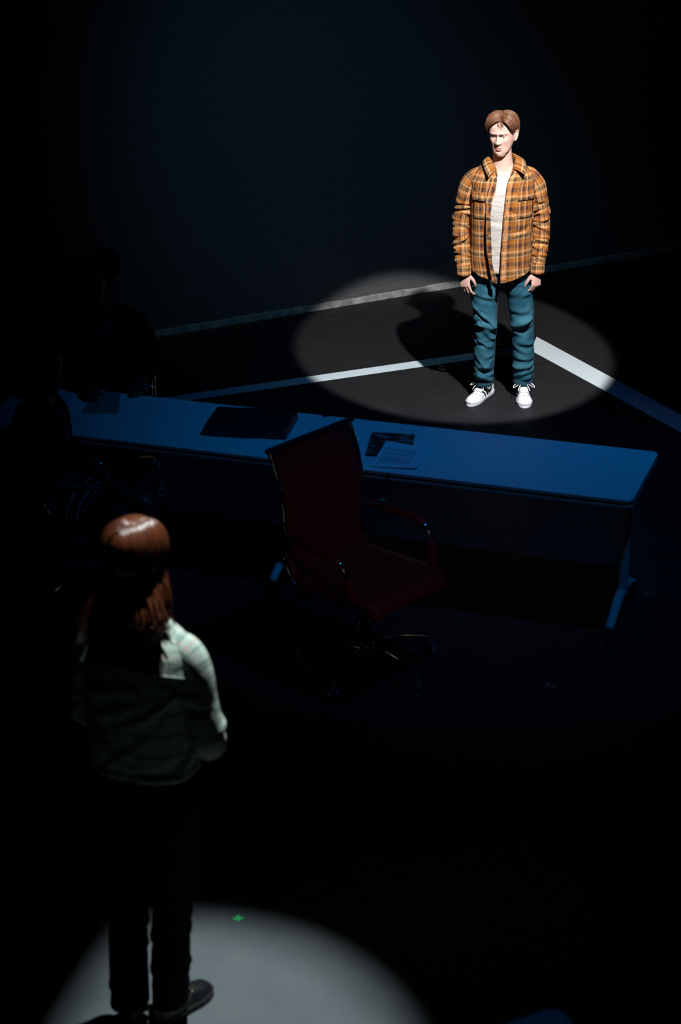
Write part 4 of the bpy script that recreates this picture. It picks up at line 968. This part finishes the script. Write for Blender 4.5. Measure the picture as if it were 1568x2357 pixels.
# shoes
def boot(heel, ang, root, full):
    Mx = Matrix.Translation(Vector((heel[0], heel[1], 0))) @ Matrix.Rotation(ang, 4, 'Z')
    wt = np.array([(0, .018), (.03, .029), (.09, .031), (.15, .037), (.19, .044), (.225, .043), (.25, .034), (.266, .018), (.27, .004)])
    wdt = lambda l: np.interp(l, wt[:, 0], wt[:, 1]); ls = np.concatenate([np.linspace(0, .245, 24), .245 + .025 * np.sin(np.linspace(.1, 1, 9) * math.pi / 2)])
    def ring(z, g): return [(wdt(l) + g, l + g * .6, z) for l in ls] + [(-wdt(l) - g, l + g * .6, z) for l in ls[::-1]]
    b = MB(); b.grid(np.array([ring(0, .0), ring(.003, .004), ring(.020, .004), ring(.024, .002)]), closed=True, cap0=True, cap1=True); b.xform(Mx); b.build('boot_sole', M['black'], root)
    b = MB()
    rr = ring(.0235, .0035)
    for i in range(0, len(rr) - 1, 1):
        p, q = A(*rr[i]), A(*rr[i + 1]); k = max(1, int(np.linalg.norm(q - p) / .0045))
        for j in range(k): c = p + (q - p) * (j + .5) / k; b.box(c, (.0022, .0022, .0012))
    b.xform(Mx); b.build('welt_stitching', M['welt'], root, smooth=False)
    hp = np.array([(0, .10), (.06, .105), (.10, .098), (.14, .080), (.18, .066), (.22, .058), (.25, .048), (.264, .036), (.27, .026)])
    def S(l, a, g=0):
        h = np.interp(l, hp[:, 0], hp[:, 1]) - .022 + g; wv = wdt(l) + g
        return A(wv * np.sign(math.cos(a)) * abs(math.cos(a)) ** .85, l, .022 + h * max(0, math.sin(a)) ** .85)
    b = MB(); b.grid(np.array([[S(l, a) for a in np.linspace(0, math.pi, 25)] for l in np.concatenate([np.linspace(0, .25, 44), np.linspace(.253, .27, 10)])])); b.xform(Mx); up = b.build('boot', M['boot'], root)
    for k in range(4):
        l = .115 + k * .017; q = MB(); q.tube([S(l, a, .004) for a in np.linspace(math.pi / 2 - .5, math.pi / 2 + .5, 7)], [.0022] * 7, 6, (0, 0, 1)); q.xform(Mx); q.build('bootlace', M['bootlace'], up)
        for s in (-1, 1):
            q = MB(); q.sphere(S(l, math.pi / 2 + s * .58, .003), .0036, 8, 6); q.xform(Mx); q.build('eyelet', M['brass'], up)
    q = MB(); q.tube([S(.175 + .02 * math.sin(a) - .05 * abs(math.cos(a)), a, .0012) for a in np.linspace(.2, math.pi - .2, 24)], [.0010] * 24, 5, (0, 0, 1)); q.xform(Mx); q.build('vamp_seam', M['welt'], up)
boot((-.030, -.078), R(-18), wo, True); boot((-.108, -.115), R(20), wo, False)
# jacket
JK = [(.985, -.020, .0, .165, .115), (1.05, -.020, .0, .172, .120), (1.15, -.020, .0, .172, .122), (1.25, -.014, -.002, .170, .122), (1.34, -.006, -.004, .170, .115), (1.40, 0, -.003, .160, .100), (1.435, 0, 0, .132, .085), (1.465, 0, .002, .085, .068), (1.485, 0, .002, .062, .058)]
jf = make_folds(91, 26, .5, (.004, .009), (.014, .030), span=(.3, .8), slope=.12)
def jk_pt(ph, z, off=0):
    cx, cy, a, bb = sinterp(z, JK); o = off + jf(np.array([ph]), z - .98)[0] * min(1, max(0, (1.38 - z) / .1)); e = 2 / 2.4; s, c = math.sin(ph), math.cos(ph)
    return A(cx + (a + o) * np.sign(s) * abs(s) ** e, cy - (bb + o) * np.sign(c) * abs(c) ** e, z)
b = MB(); n = 110; G = [[jk_pt(p, z) for p in np.linspace(0, 2 * np.pi, n, endpoint=False)] for z in np.linspace(.985, 1.485, 80)]
b.grid(np.array(G), closed=True, U=np.linspace(0, 1.02, n + 1), V=np.linspace(.985, 1.485, 80)); jk = b.build('plaid_jacket', M['jacket'], wo, solid=.003)
# back yoke: overlapping panel with a free, slightly lifted lower edge
b = MB(); G = []; Vv = []
for t in np.linspace(0, 1, 26):
    row = []
    for p in np.linspace(-1.60, 1.60, 70):
        zlo = 1.372 - .045 * (p / 1.4) ** 2; z = zlo + (1.478 - zlo) * t
        lift = .006 + .009 * (1 - t) ** 3; cxy = jk_pt(p, z, lift); row.append(cxy)
    G.append(row); Vv.append(t * .11)
b.grid(np.array(G), U=np.linspace(0, .48, 70), V=np.array(Vv)); b.build('back_yoke', M['jacket'], jk, solid=.004)
q = MB(); q.tube([p + A(0, -.001, 0) for p in G[0]], [.0034] * 70, 6, (0, 0, 1)); q.build('yoke_edge', M['jacket'], jk)
for side, P, sd in ((-1, [(-.09, 0, 1.402), (-.140, 0, 1.385), (-.178, -.005, 1.335), (-.198, -.01, 1.24), (-.206, -.004, 1.13), (-.172, .09, 1.068), (-.12, .17, 1.05)], 95), (1, [(.09, 0, 1.402), (.135, 0, 1.385), (.168, -.005, 1.335), (.188, -.012, 1.24), (.206, -.010, 1.115), (.160, .07, 1.045), (.10, .14, 1.02)], 96)):
    f1 = make_folds(sd, 22, .62, (.003, .008), (.010, .020), lo=.25, span=(.4, 1.2), slope=.03)
    q = MB(); q.tube(P, [(.050, .052), (.058, .060), (.055, .057), (.049, .052), (.048, .054), (.044, .046), (.036, .038)], 48, (0, -1, 0), dense=110, fold=f1, U=np.linspace(0, .32, 49)); q.build('sleeve', M['jacket'], jk)
q = MB(); q.grid(np.array([[ (math.sin(a) * (.062 + .006 * k), -math.cos(a) * (.058 + .006 * k), 1.492 - .012 * k) for a in np.linspace(-2.6, 2.6, 40)] for k in range(4)])); q.build('collar', M['jacket'], jk, solid=.004)
q = MB(); q.tube([jk_pt(p, .99, .002) for p in np.linspace(0, 2 * np.pi, 61)], [(.012, .0035)] * 61, 8, (0, 0, 1), rounded=False); q.build('hem_band', M['jacket'], jk)
# long wavy hair
def zl_w(p):
    a = abs(p); return .060 if a < .6 else (.060 - .165 * min(1, (a - .6) / .6))
hb = cap_mesh(HW, .006, zl_w, None, 'hair', wo, seed=9)
paths = []; HWi = np.array(HW)
def tow(p): return HWi[:3, :3] @ p + HWi[:3, 3]
for k in range(900):
    s = -1 if rng.random() < .5 else 1; t = rng.uniform(0, 1)
    el_p = .95 + t * 1.15; d0 = dirn(0, el_p) if el_p < math.pi / 2 else dirn(math.pi, math.pi - el_p)
    d0 = d0 + A(s * .02 + rng.normal(0, .03), 0, 0); d0 /= np.linalg.norm(d0)
    az1 = s * min(3.14, 1.05 + 2.0 * t + rng.normal(0, .16)); d1 = dirn(az1, rng.uniform(-.42, -.25))
    mid = d0 * .6 + d1 * .4 + A(s * .25, 0, .12); mid /= np.linalg.norm(mid)
    H = hairlock(d0, d1, .004, rng.uniform(.004, .013), rng.uniform(.001, .006), 12, mid)
    P = [tow(q) for q in H]; e = P[-1]; az = math.atan2(e[0] + .008, -(e[1] - .012))
    if math.cos(az) < -.55: continue
    xs = e[0] + .008; ex = xs * 1.55 - .020 + rng.normal(0, .013); bk = max(0, math.cos(az)); back = -.062 - .058 * bk + rng.normal(0, .010)
    if math.cos(az) < 0: back = e[1] * .5 - .03
    zend = rng.uniform(1.47, 1.55) if xs > .03 else rng.uniform(1.40, 1.50)
    wv = rng.uniform(.005, .013); pw = rng.normal(2.0 * math.sin(az * 3), .9); fq = rng.uniform(27, 35); z0 = e[2]
    for u in np.linspace(.10, 1, 14):
        z = z0 + (zend - z0) * u; g = u ** 1.25
        P.append(A(e[0] + (ex - e[0]) * g + wv * math.sin(fq * z + pw) * min(1, u * 1.5), e[1] + (back - e[1]) * g + wv * math.cos(fq * z + pw) * u, z))
    if rng.random() < .6:   # curl the tip inwards
        l = P[-1]; cs_ = -np.sign(ex + .03); P.append(l + A(cs_ * .010, -.004, -.006)); P.append(l + A(cs_ * .020, .000, .002)); P.append(l + A(cs_ * .016, .003, .012))
    paths.append((spline(P, 36), rng.uniform(.0028, .0052)))
hl = MB(); locks(hl, paths, 0)
ho = MB(); ho.v, ho.f, ho.uv, ho.n = hb.v, hb.f, hb.uv, hb.n
# solid inner mass of the fall so that no gaps show
ho.grid(np.array([ell_ring((.0 - .014 * t, -.020 - .022 * t, 1.66 - .17 * t), .062 + .026 * t, .052 + .008 * t, 40) for t in np.linspace(0, 1, 14)]), closed=True, cap0=True, cap1=True)
ho = ho.build('hair', M['hair_w'], wo); tag(hl.build('hair_lock', M['hair_w'], ho), kind='stuff')

# ------------------------------------------------------------------ seated woman in the patterned dress (left), faces right
SX, SY = -1.36, 7.83
se = thing('person', 'person with big dark curly hair in a dark patterned dress, seated at the left', 'person', (SX, SY, 0), R(-22 + 90))   # local front = -y
HS = head_matrix((0, -.02, 1.205), R(-10), R(6), 0, .97)
def seated_body(mb, HMx, hz=.55, arms=None):
    make_head(mb, HMx)
    c = np.array(HMx)[:3, 3]
    mb.tube([(c[0], c[1] + .02, c[2] - .07), (c[0], c[1] + .03, c[2] - .14), (0, .03, 1.02)], [.047, .047, .065], 18, (1, 0, 0), dense=10)
    torso(mb, [(.50, 0, .06, .155, .115), (.60, 0, .06, .15, .11), (.72, 0, .05, .12, .09), (.85, 0, .04, .13, .095), (.95, 0, .03, .15, .09), (1.01, 0, .03, .14, .07), (1.05, 0, .03, .07, .05)])
    for s in (-1, 1):
        mb.tube([(s * .085, .04, .55), (s * .10, -.16, .57), (s * .095, -.42, .56), (s * .09, -.45, .45), (s * .09, -.40, .22), (s * .09, -.38, .07)], [.080, .078, .058, .054, .048, .033], 18, dense=40)
        mb.tube([(s * .09, -.37, .06), (s * .095, -.44, .045), (s * .10, -.50, .035)], [.030, .030, .022], 12, dense=8)
bd = MB(); seated_body(bd, HS)
for s, P in ((-1, [(-.14, .03, .985), (-.185, .04, .92), (-.205, .03, .76), (-.12, -.12, .685), (-.03, -.25, .655)]), (1, [(.14, .03, .985), (.185, .04, .92), (.205, .03, .76), (.14, -.13, .69), (.05, -.27, .665)])):
    bd.tube(P, [.045, .042, .036, .030, .023], 14, dense=22)
add_hand(bd, (-.02, -.26, .655), (.25, -.95, -.08), (.9, .2, .1), (0, 0, -1), (.25, .3, .35, .4), .85)
add_hand(bd, (.045, -.28, .668), (-.3, -.9, -.08), (-.9, .25, .1), (0, 0, -1), (.3, .35, .4, .45), .85)
bd.build('body', M['skin_d'], se, voxel=.0055, sm=2); eyes(se, HS); face_bits(se, HS, M['hair_d'], False)
# dress
m = mat('dark_dress_white_motifs', (.01, .01, .015), .8, spec=.2); uv = N(m, 'ShaderNodeUVMap')
def wmask(scale, thr, feature='F1', seedoff=(0, 0, 0)):
    mp = N(m, 'ShaderNodeMapping'); mp.inputs['Scale'].default_value = (scale, scale, 1); mp.inputs['Location'].default_value = seedoff; L(m, uv.outputs[0], mp.inputs[0])
    v = N(m, 'ShaderNodeTexVoronoi', i_Scale=1.0, i_Randomness=.75); v.distance = 'MANHATTAN'; L(m, mp.outputs[0], v.inputs['Vector']); return v.outputs['Distance']
d1 = wmask(15, 0); d2 = wmask(42, 0, seedoff=(3, 5, 0))
ring1 = mul(rng_mask(d1, .17, .25), rng_mask(d1, -1, .07), 'ADD')
nz = N(m, 'ShaderNodeTexNoise', i_Scale=14.0, i_Detail=2); L(m, uv.outputs[0], nz.inputs['Vector'])
gate = N(m, 'ShaderNodeMath', operation='GREATER_THAN'); gate.inputs[1].default_value = .43; L(m, nz.outputs['Fac'], gate.inputs[0])
a1 = mul(ring1, gate.outputs[0]); a2 = mul(rng_mask(d2, .20, .30), gate.outputs[0])
h2 = N(m, 'ShaderNodeMath', operation='MULTIPLY'); h2.inputs[1].default_value = .35; L(m, a2, h2.inputs[0])
pat = mul(a1, h2.outputs[0], 'ADD')
x = N(m, 'ShaderNodeMix', data_type='RGBA'); x.clamp_factor = True; x.inputs[6].default_value = (.008, .009, .014, 1); x.inputs[7].default_value = (.75, .78, .82, 1)
L(m, pat, x.inputs[0]); L(m, x.outputs[2], bsdf(m).inputs['Base Color']); M['dress'] = m
m = mat('dark_dress_banded_hem', (.01, .01, .015), .8, spec=.2); uv = N(m, 'ShaderNodeUVMap'); sx = N(m, 'ShaderNodeSeparateXYZ'); L(m, uv.outputs[0], sx.inputs[0])
W1 = (1, 1, 1); K0 = (0, 0, 0); H = (.35, .35, .35)
bands = stripe_ramp(m, sx.outputs[1], .30, [(0, K0), (.30, H), (.36, K0), (.40, H), (.43, K0), (.62, W1), (.64, K0), (.80, W1), (.82, K0), (.90, H), (.93, K0)])
dots = stripe_ramp(m, sx.outputs[0], .012, [(0, W1), (.45, K0)])
inb = rng_mask(sx.outputs[1], .085, .30)
dd = mul(mul(bands, dots), inb)
lines_ = stripe_ramp(m, sx.outputs[1], .30, [(0, K0), (.62, W1), (.64, K0), (.80, W1), (.82, K0)])
big = wmask(9, 0); bigm = mul(mul(rng_mask(big, .20, .34), rng_mask(big, -1, .08), 'ADD'), rng_mask(sx.outputs[1], -1, .085))
pat = mul(mul(dd, lines_, 'ADD'), bigm, 'ADD')
x = N(m, 'ShaderNodeMix', data_type='RGBA'); x.clamp_factor = True; x.inputs[6].default_value = (.008, .009, .014, 1); x.inputs[7].default_value = (.75, .78, .82, 1)
L(m, pat, x.inputs[0]); L(m, x.outputs[2], bsdf(m).inputs['Base Color']); M['skirtmat'] = m
b = MB(); G = []; T_ = [(.50, 0, .06, .175, .135), (.60, 0, .06, .168, .128), (.72, 0, .045, .140, .110), (.85, 0, .035, .152, .118), (.93, 0, .028, .165, .112), (.98, 0, .03, .150, .092), (1.02, 0, .03, .10, .075)]
ff = make_folds(61, 20, .5, (.003, .007), (.012, .022), slope=.1)
ph = np.linspace(0, 2 * np.pi, 60, endpoint=False)
for z in np.linspace(.50, 1.02, 44):
    cx, cy, a, bb = sinterp(z, np.array(T_)); rg = ell_ring((0, 0, z), 1, 1, 60); o = ff(ph, z - .5); rg[:, 0] = cx + rg[:, 0] * (a + o); rg[:, 1] = cy + rg[:, 1] * (bb + o); G.append(rg)
b.grid(np.array(G), closed=True); dr = b.build('dress', M['dress'], se, solid=.003)
b = MB(); G = []
for t in np.linspace(0, 1, 40):
    y = .12 - .50 * t; zc = .555 + .012 * math.sin(t * 3); G.append([(x_, y, z_) for x_, z_ in [(.205 * math.cos(a) * (1 - .06 * t), zc + (.108 - .012 * t) * math.sin(a)) for a in np.linspace(-.35, math.pi + .35, 40)]])
b.grid(np.array(G), U=np.linspace(0, .6, 40), V=np.linspace(-.12, .38, 40)); b.build('skirt', M['skirtmat'], dr, solid=.004)
for s, P in ((-1, [(-.11, .03, .985), (-.170, .04, .935), (-.200, .04, .84), (-.205, .03, .76), (-.14, -.09, .70)]), (1, [(.11, .03, .985), (.170, .04, .935), (.200, .04, .84), (.205, .03, .76), (.15, -.10, .70)])):
    q = MB(); q.tube(P, [.055, .058, .050, .046, .040], 24, (0, -1, 0), dense=50, fold=make_folds(66 + s, 12, .4, (.003, .006), (.01, .02))); q.build('sleeve', M['darkjacket'], dr)
# open dark cardigan over the back and sides
b = MB(); G = []
for z in np.linspace(.52, 1.03, 40):
    cx, cy, a, bb = sinterp(z, np.array(T_)); G.append([(cx + (a + .014) * math.sin(p), cy - (bb + .014) * math.cos(p), z) for p in np.linspace(.95, 2 * math.pi - .95, 50)])
b.grid(np.array(G)); b.build('cardigan', M['darkjacket'], se, solid=.005)
def curly(root, Mx, blobs, seed):
    r = np.random.default_rng(seed); b = MB()
    for c, rad in blobs:
        st = b.n; nn, mm = 44, 30; G = []
        ks = r.uniform(5, 17, (10, 3)); ps = r.uniform(0, 6.28, 10)
        for j in range(mm):
            t = -math.pi / 2 + math.pi * (j + .5) / mm
            row = []
            for p in np.linspace(0, 2 * np.pi, nn, endpoint=False):
                d = A(math.cos(p) * math.cos(t), math.sin(p) * math.cos(t), math.sin(t)); f = 1 + .10 * np.mean(np.sin(ks @ d * 1.6 + ps)) * 2.2
                row.append(A(*c) + d * A(*rad) * f)
            G.append(row)
        b.grid(np.array(G), closed=True, cap0=True, cap1=True)
    for k in range(260):      # loose curls on the outline
        c, rad = blobs[r.integers(len(blobs))]; d = r.normal(0, 1, 3); d /= np.linalg.norm(d); 
        if d[1] < -.55 and c[2] < .1: continue
        p = A(*c) + d * A(*rad) * .97; tt = np.cross(d, r.normal(0, 1, 3)); tt /= np.linalg.norm(tt); q = np.cross(d, tt)
        P = [p + d * (.002 + .010 * math.sin(w_ * .5)) + (tt * math.cos(w_ * 3) + q * math.sin(w_ * 3)) * .007 for w_ in np.linspace(0, 3.1, 10)]
        b.tube(P, [.0022] * 10, 5, (0, 0, 1), rounded=False)
    b.xform(Mx); b.build('hair', M['hair_d'], root)
curly(se, HS, [((0, .055, .055), (.145, .125, .125)), ((.085, .05, -.02), (.075, .09, .11)), ((-.085, .05, -.02), (.075, .09, .11)), ((0, .09, -.05), (.12, .085, .11))], 3)
for s in (-1, 1):
    q = MB(); q.sphere(tuple(HS @ Vector((s * .082, 0, -.045))), (.006, .006, .012), 10, 8); q.build('earring', M['steelgrey'], se)
for s in (-1, 1):
    b = MB(); b.tube([(s * .09, -.36, .05), (s * .094, -.42, .040), (s * .10, -.50, .030), (s * .101, -.52, .026)], [(.034, .040), (.036, .030), (.034, .022), (.018, .016)], 16, (1, 0, 0), dense=14); b.build('shoe', M['boot'], se)

# ------------------------------------------------------------------ person seated behind the left table, hands on the folder
PX_, PY_ = -1.245, 9.22
pe = thing('person', 'person in black blazer behind the left table, both hands on the grey folder', 'person', (PX_, PY_, 0), R(4))
HP = head_matrix((-.035, -.10, 1.225), R(14), R(10), 0, .97)
bd = MB(); seated_body(bd, HP)
PAL = [(-.14, .02, .99), (-.20, .0, .93), (-.225, -.10, .83), (-.165, -.34, .795), (-.085, -.47, .785)]
PAR = [(.14, .02, .99), (.205, .0, .93), (.240, -.10, .83), (.235, -.30, .795), (.205, -.42, .785)]
for P in (PAL, PAR): bd.tube(P, [.045, .042, .036, .028, .022], 14, dense=22)
add_hand(bd, (-.085, -.465, .785), (.25, -.92, -.20), (.9, .15, .1), (0, 0, -1), (.18, .2, .24, .28), .85)
add_hand(bd, (.205, -.415, .785), (-.25, -.92, -.20), (-.9, .15, .1), (0, 0, -1), (.18, .2, .24, .28), .85)
bd.build('body', M['skin_d'], pe, voxel=.0055, sm=2); eyes(pe, HP); face_bits(pe, HP, M['hair_d'], False)
curly(pe, HP, [((0, .035, .035), (.112, .105, .095)), ((-.085, .03, .055), (.075, .075, .075)), ((.085, .03, .090), (.078, .075, .080)), ((-.085, .03, -.02), (.055, .06, .085)), ((.07, .04, -.01), (.05, .06, .06))], 8)
b = MB(); T_ = [(.50, 0, .05, .185, .14), (.62, 0, .05, .178, .135), (.75, 0, .045, .170, .13), (.88, 0, .035, .180, .13), (.96, 0, .03, .178, .115), (1.01, 0, .03, .150, .092), (1.05, 0, .03, .09, .07)]
G = []
for z in np.linspace(.50, 1.05, 44):
    cx, cy, a, bb = sinterp(z, np.array(T_)); op = .10 + .35 * max(0, (z - .82) / .23); G.append([(cx + a * np.sign(math.sin(p)) * abs(math.sin(p)) ** .87, cy - bb * np.sign(math.cos(p)) * abs(math.cos(p)) ** .87, z) for p in np.linspace(op, 2 * math.pi - op, 60)])
b.grid(np.array(G)); bz = b.build('blazer', M['darkjacket'], pe, solid=.006)
for s in (-1, 1):
    b = MB(); G = [[(s * (.012 + .10 * t + .045 * k * math.sin(t * 2.6)), -.105 + .05 * t ** 2 + .0, .80 + .23 * t) for k in np.linspace(0, 1, 5)] for t in np.linspace(0, 1, 14)]
    b.grid(np.array(G)); b.build('lapel', M['darkjacket'], bz, solid=.005)
for s, P in ((-1, PAL), (1, PAR)):
    q = MB(); q.tube([(s * .10, .02, 1.0)] + P[:-1] + [tuple(A(*P[-2]) * .45 + A(*P[-1]) * .55)], [.055, .062, .058, .052, .042, .036], 26, (0, -1, 0), dense=60, fold=make_folds(86 + s, 14, .5, (.003, .008), (.01, .02))); q.build('sleeve', M['darkjacket'], bz)
b = MB(); torso(b, [(.55, 0, .05, .155, .118), (.70, 0, .045, .14, .105), (.85, 0, .035, .148, .110), (.93, 0, .03, .15, .102), (.985, 0, .03, .13, .08)]); b.build('blouse', M['darktop'], pe)
b = MB(); torso(b, [(.48, 0, .05, .17, .13), (.56, 0, .05, .17, .13), (.60, 0, .05, .165, .125)], m=10)
for s in (-1, 1): b.tube([(s * .085, .04, .55), (s * .10, -.16, .57), (s * .095, -.42, .56), (s * .09, -.45, .45), (s * .09, -.40, .22), (s * .09, -.38, .09)], [.088, .088, .068, .064, .060, .055], 24, dense=40, rounded=True)
b.build('trousers', M['darktrouser'], pe)
for s in (-1, 1):
    b = MB(); b.tube([(s * .09, -.36, .05), (s * .094, -.42, .040), (s * .10, -.50, .030), (s * .101, -.52, .026)], [(.034, .040), (.036, .030), (.034, .022), (.018, .016)], 16, (1, 0, 0), dense=14); b.build('shoe', M['boot'], pe)
bpy.context.view_layer.update()
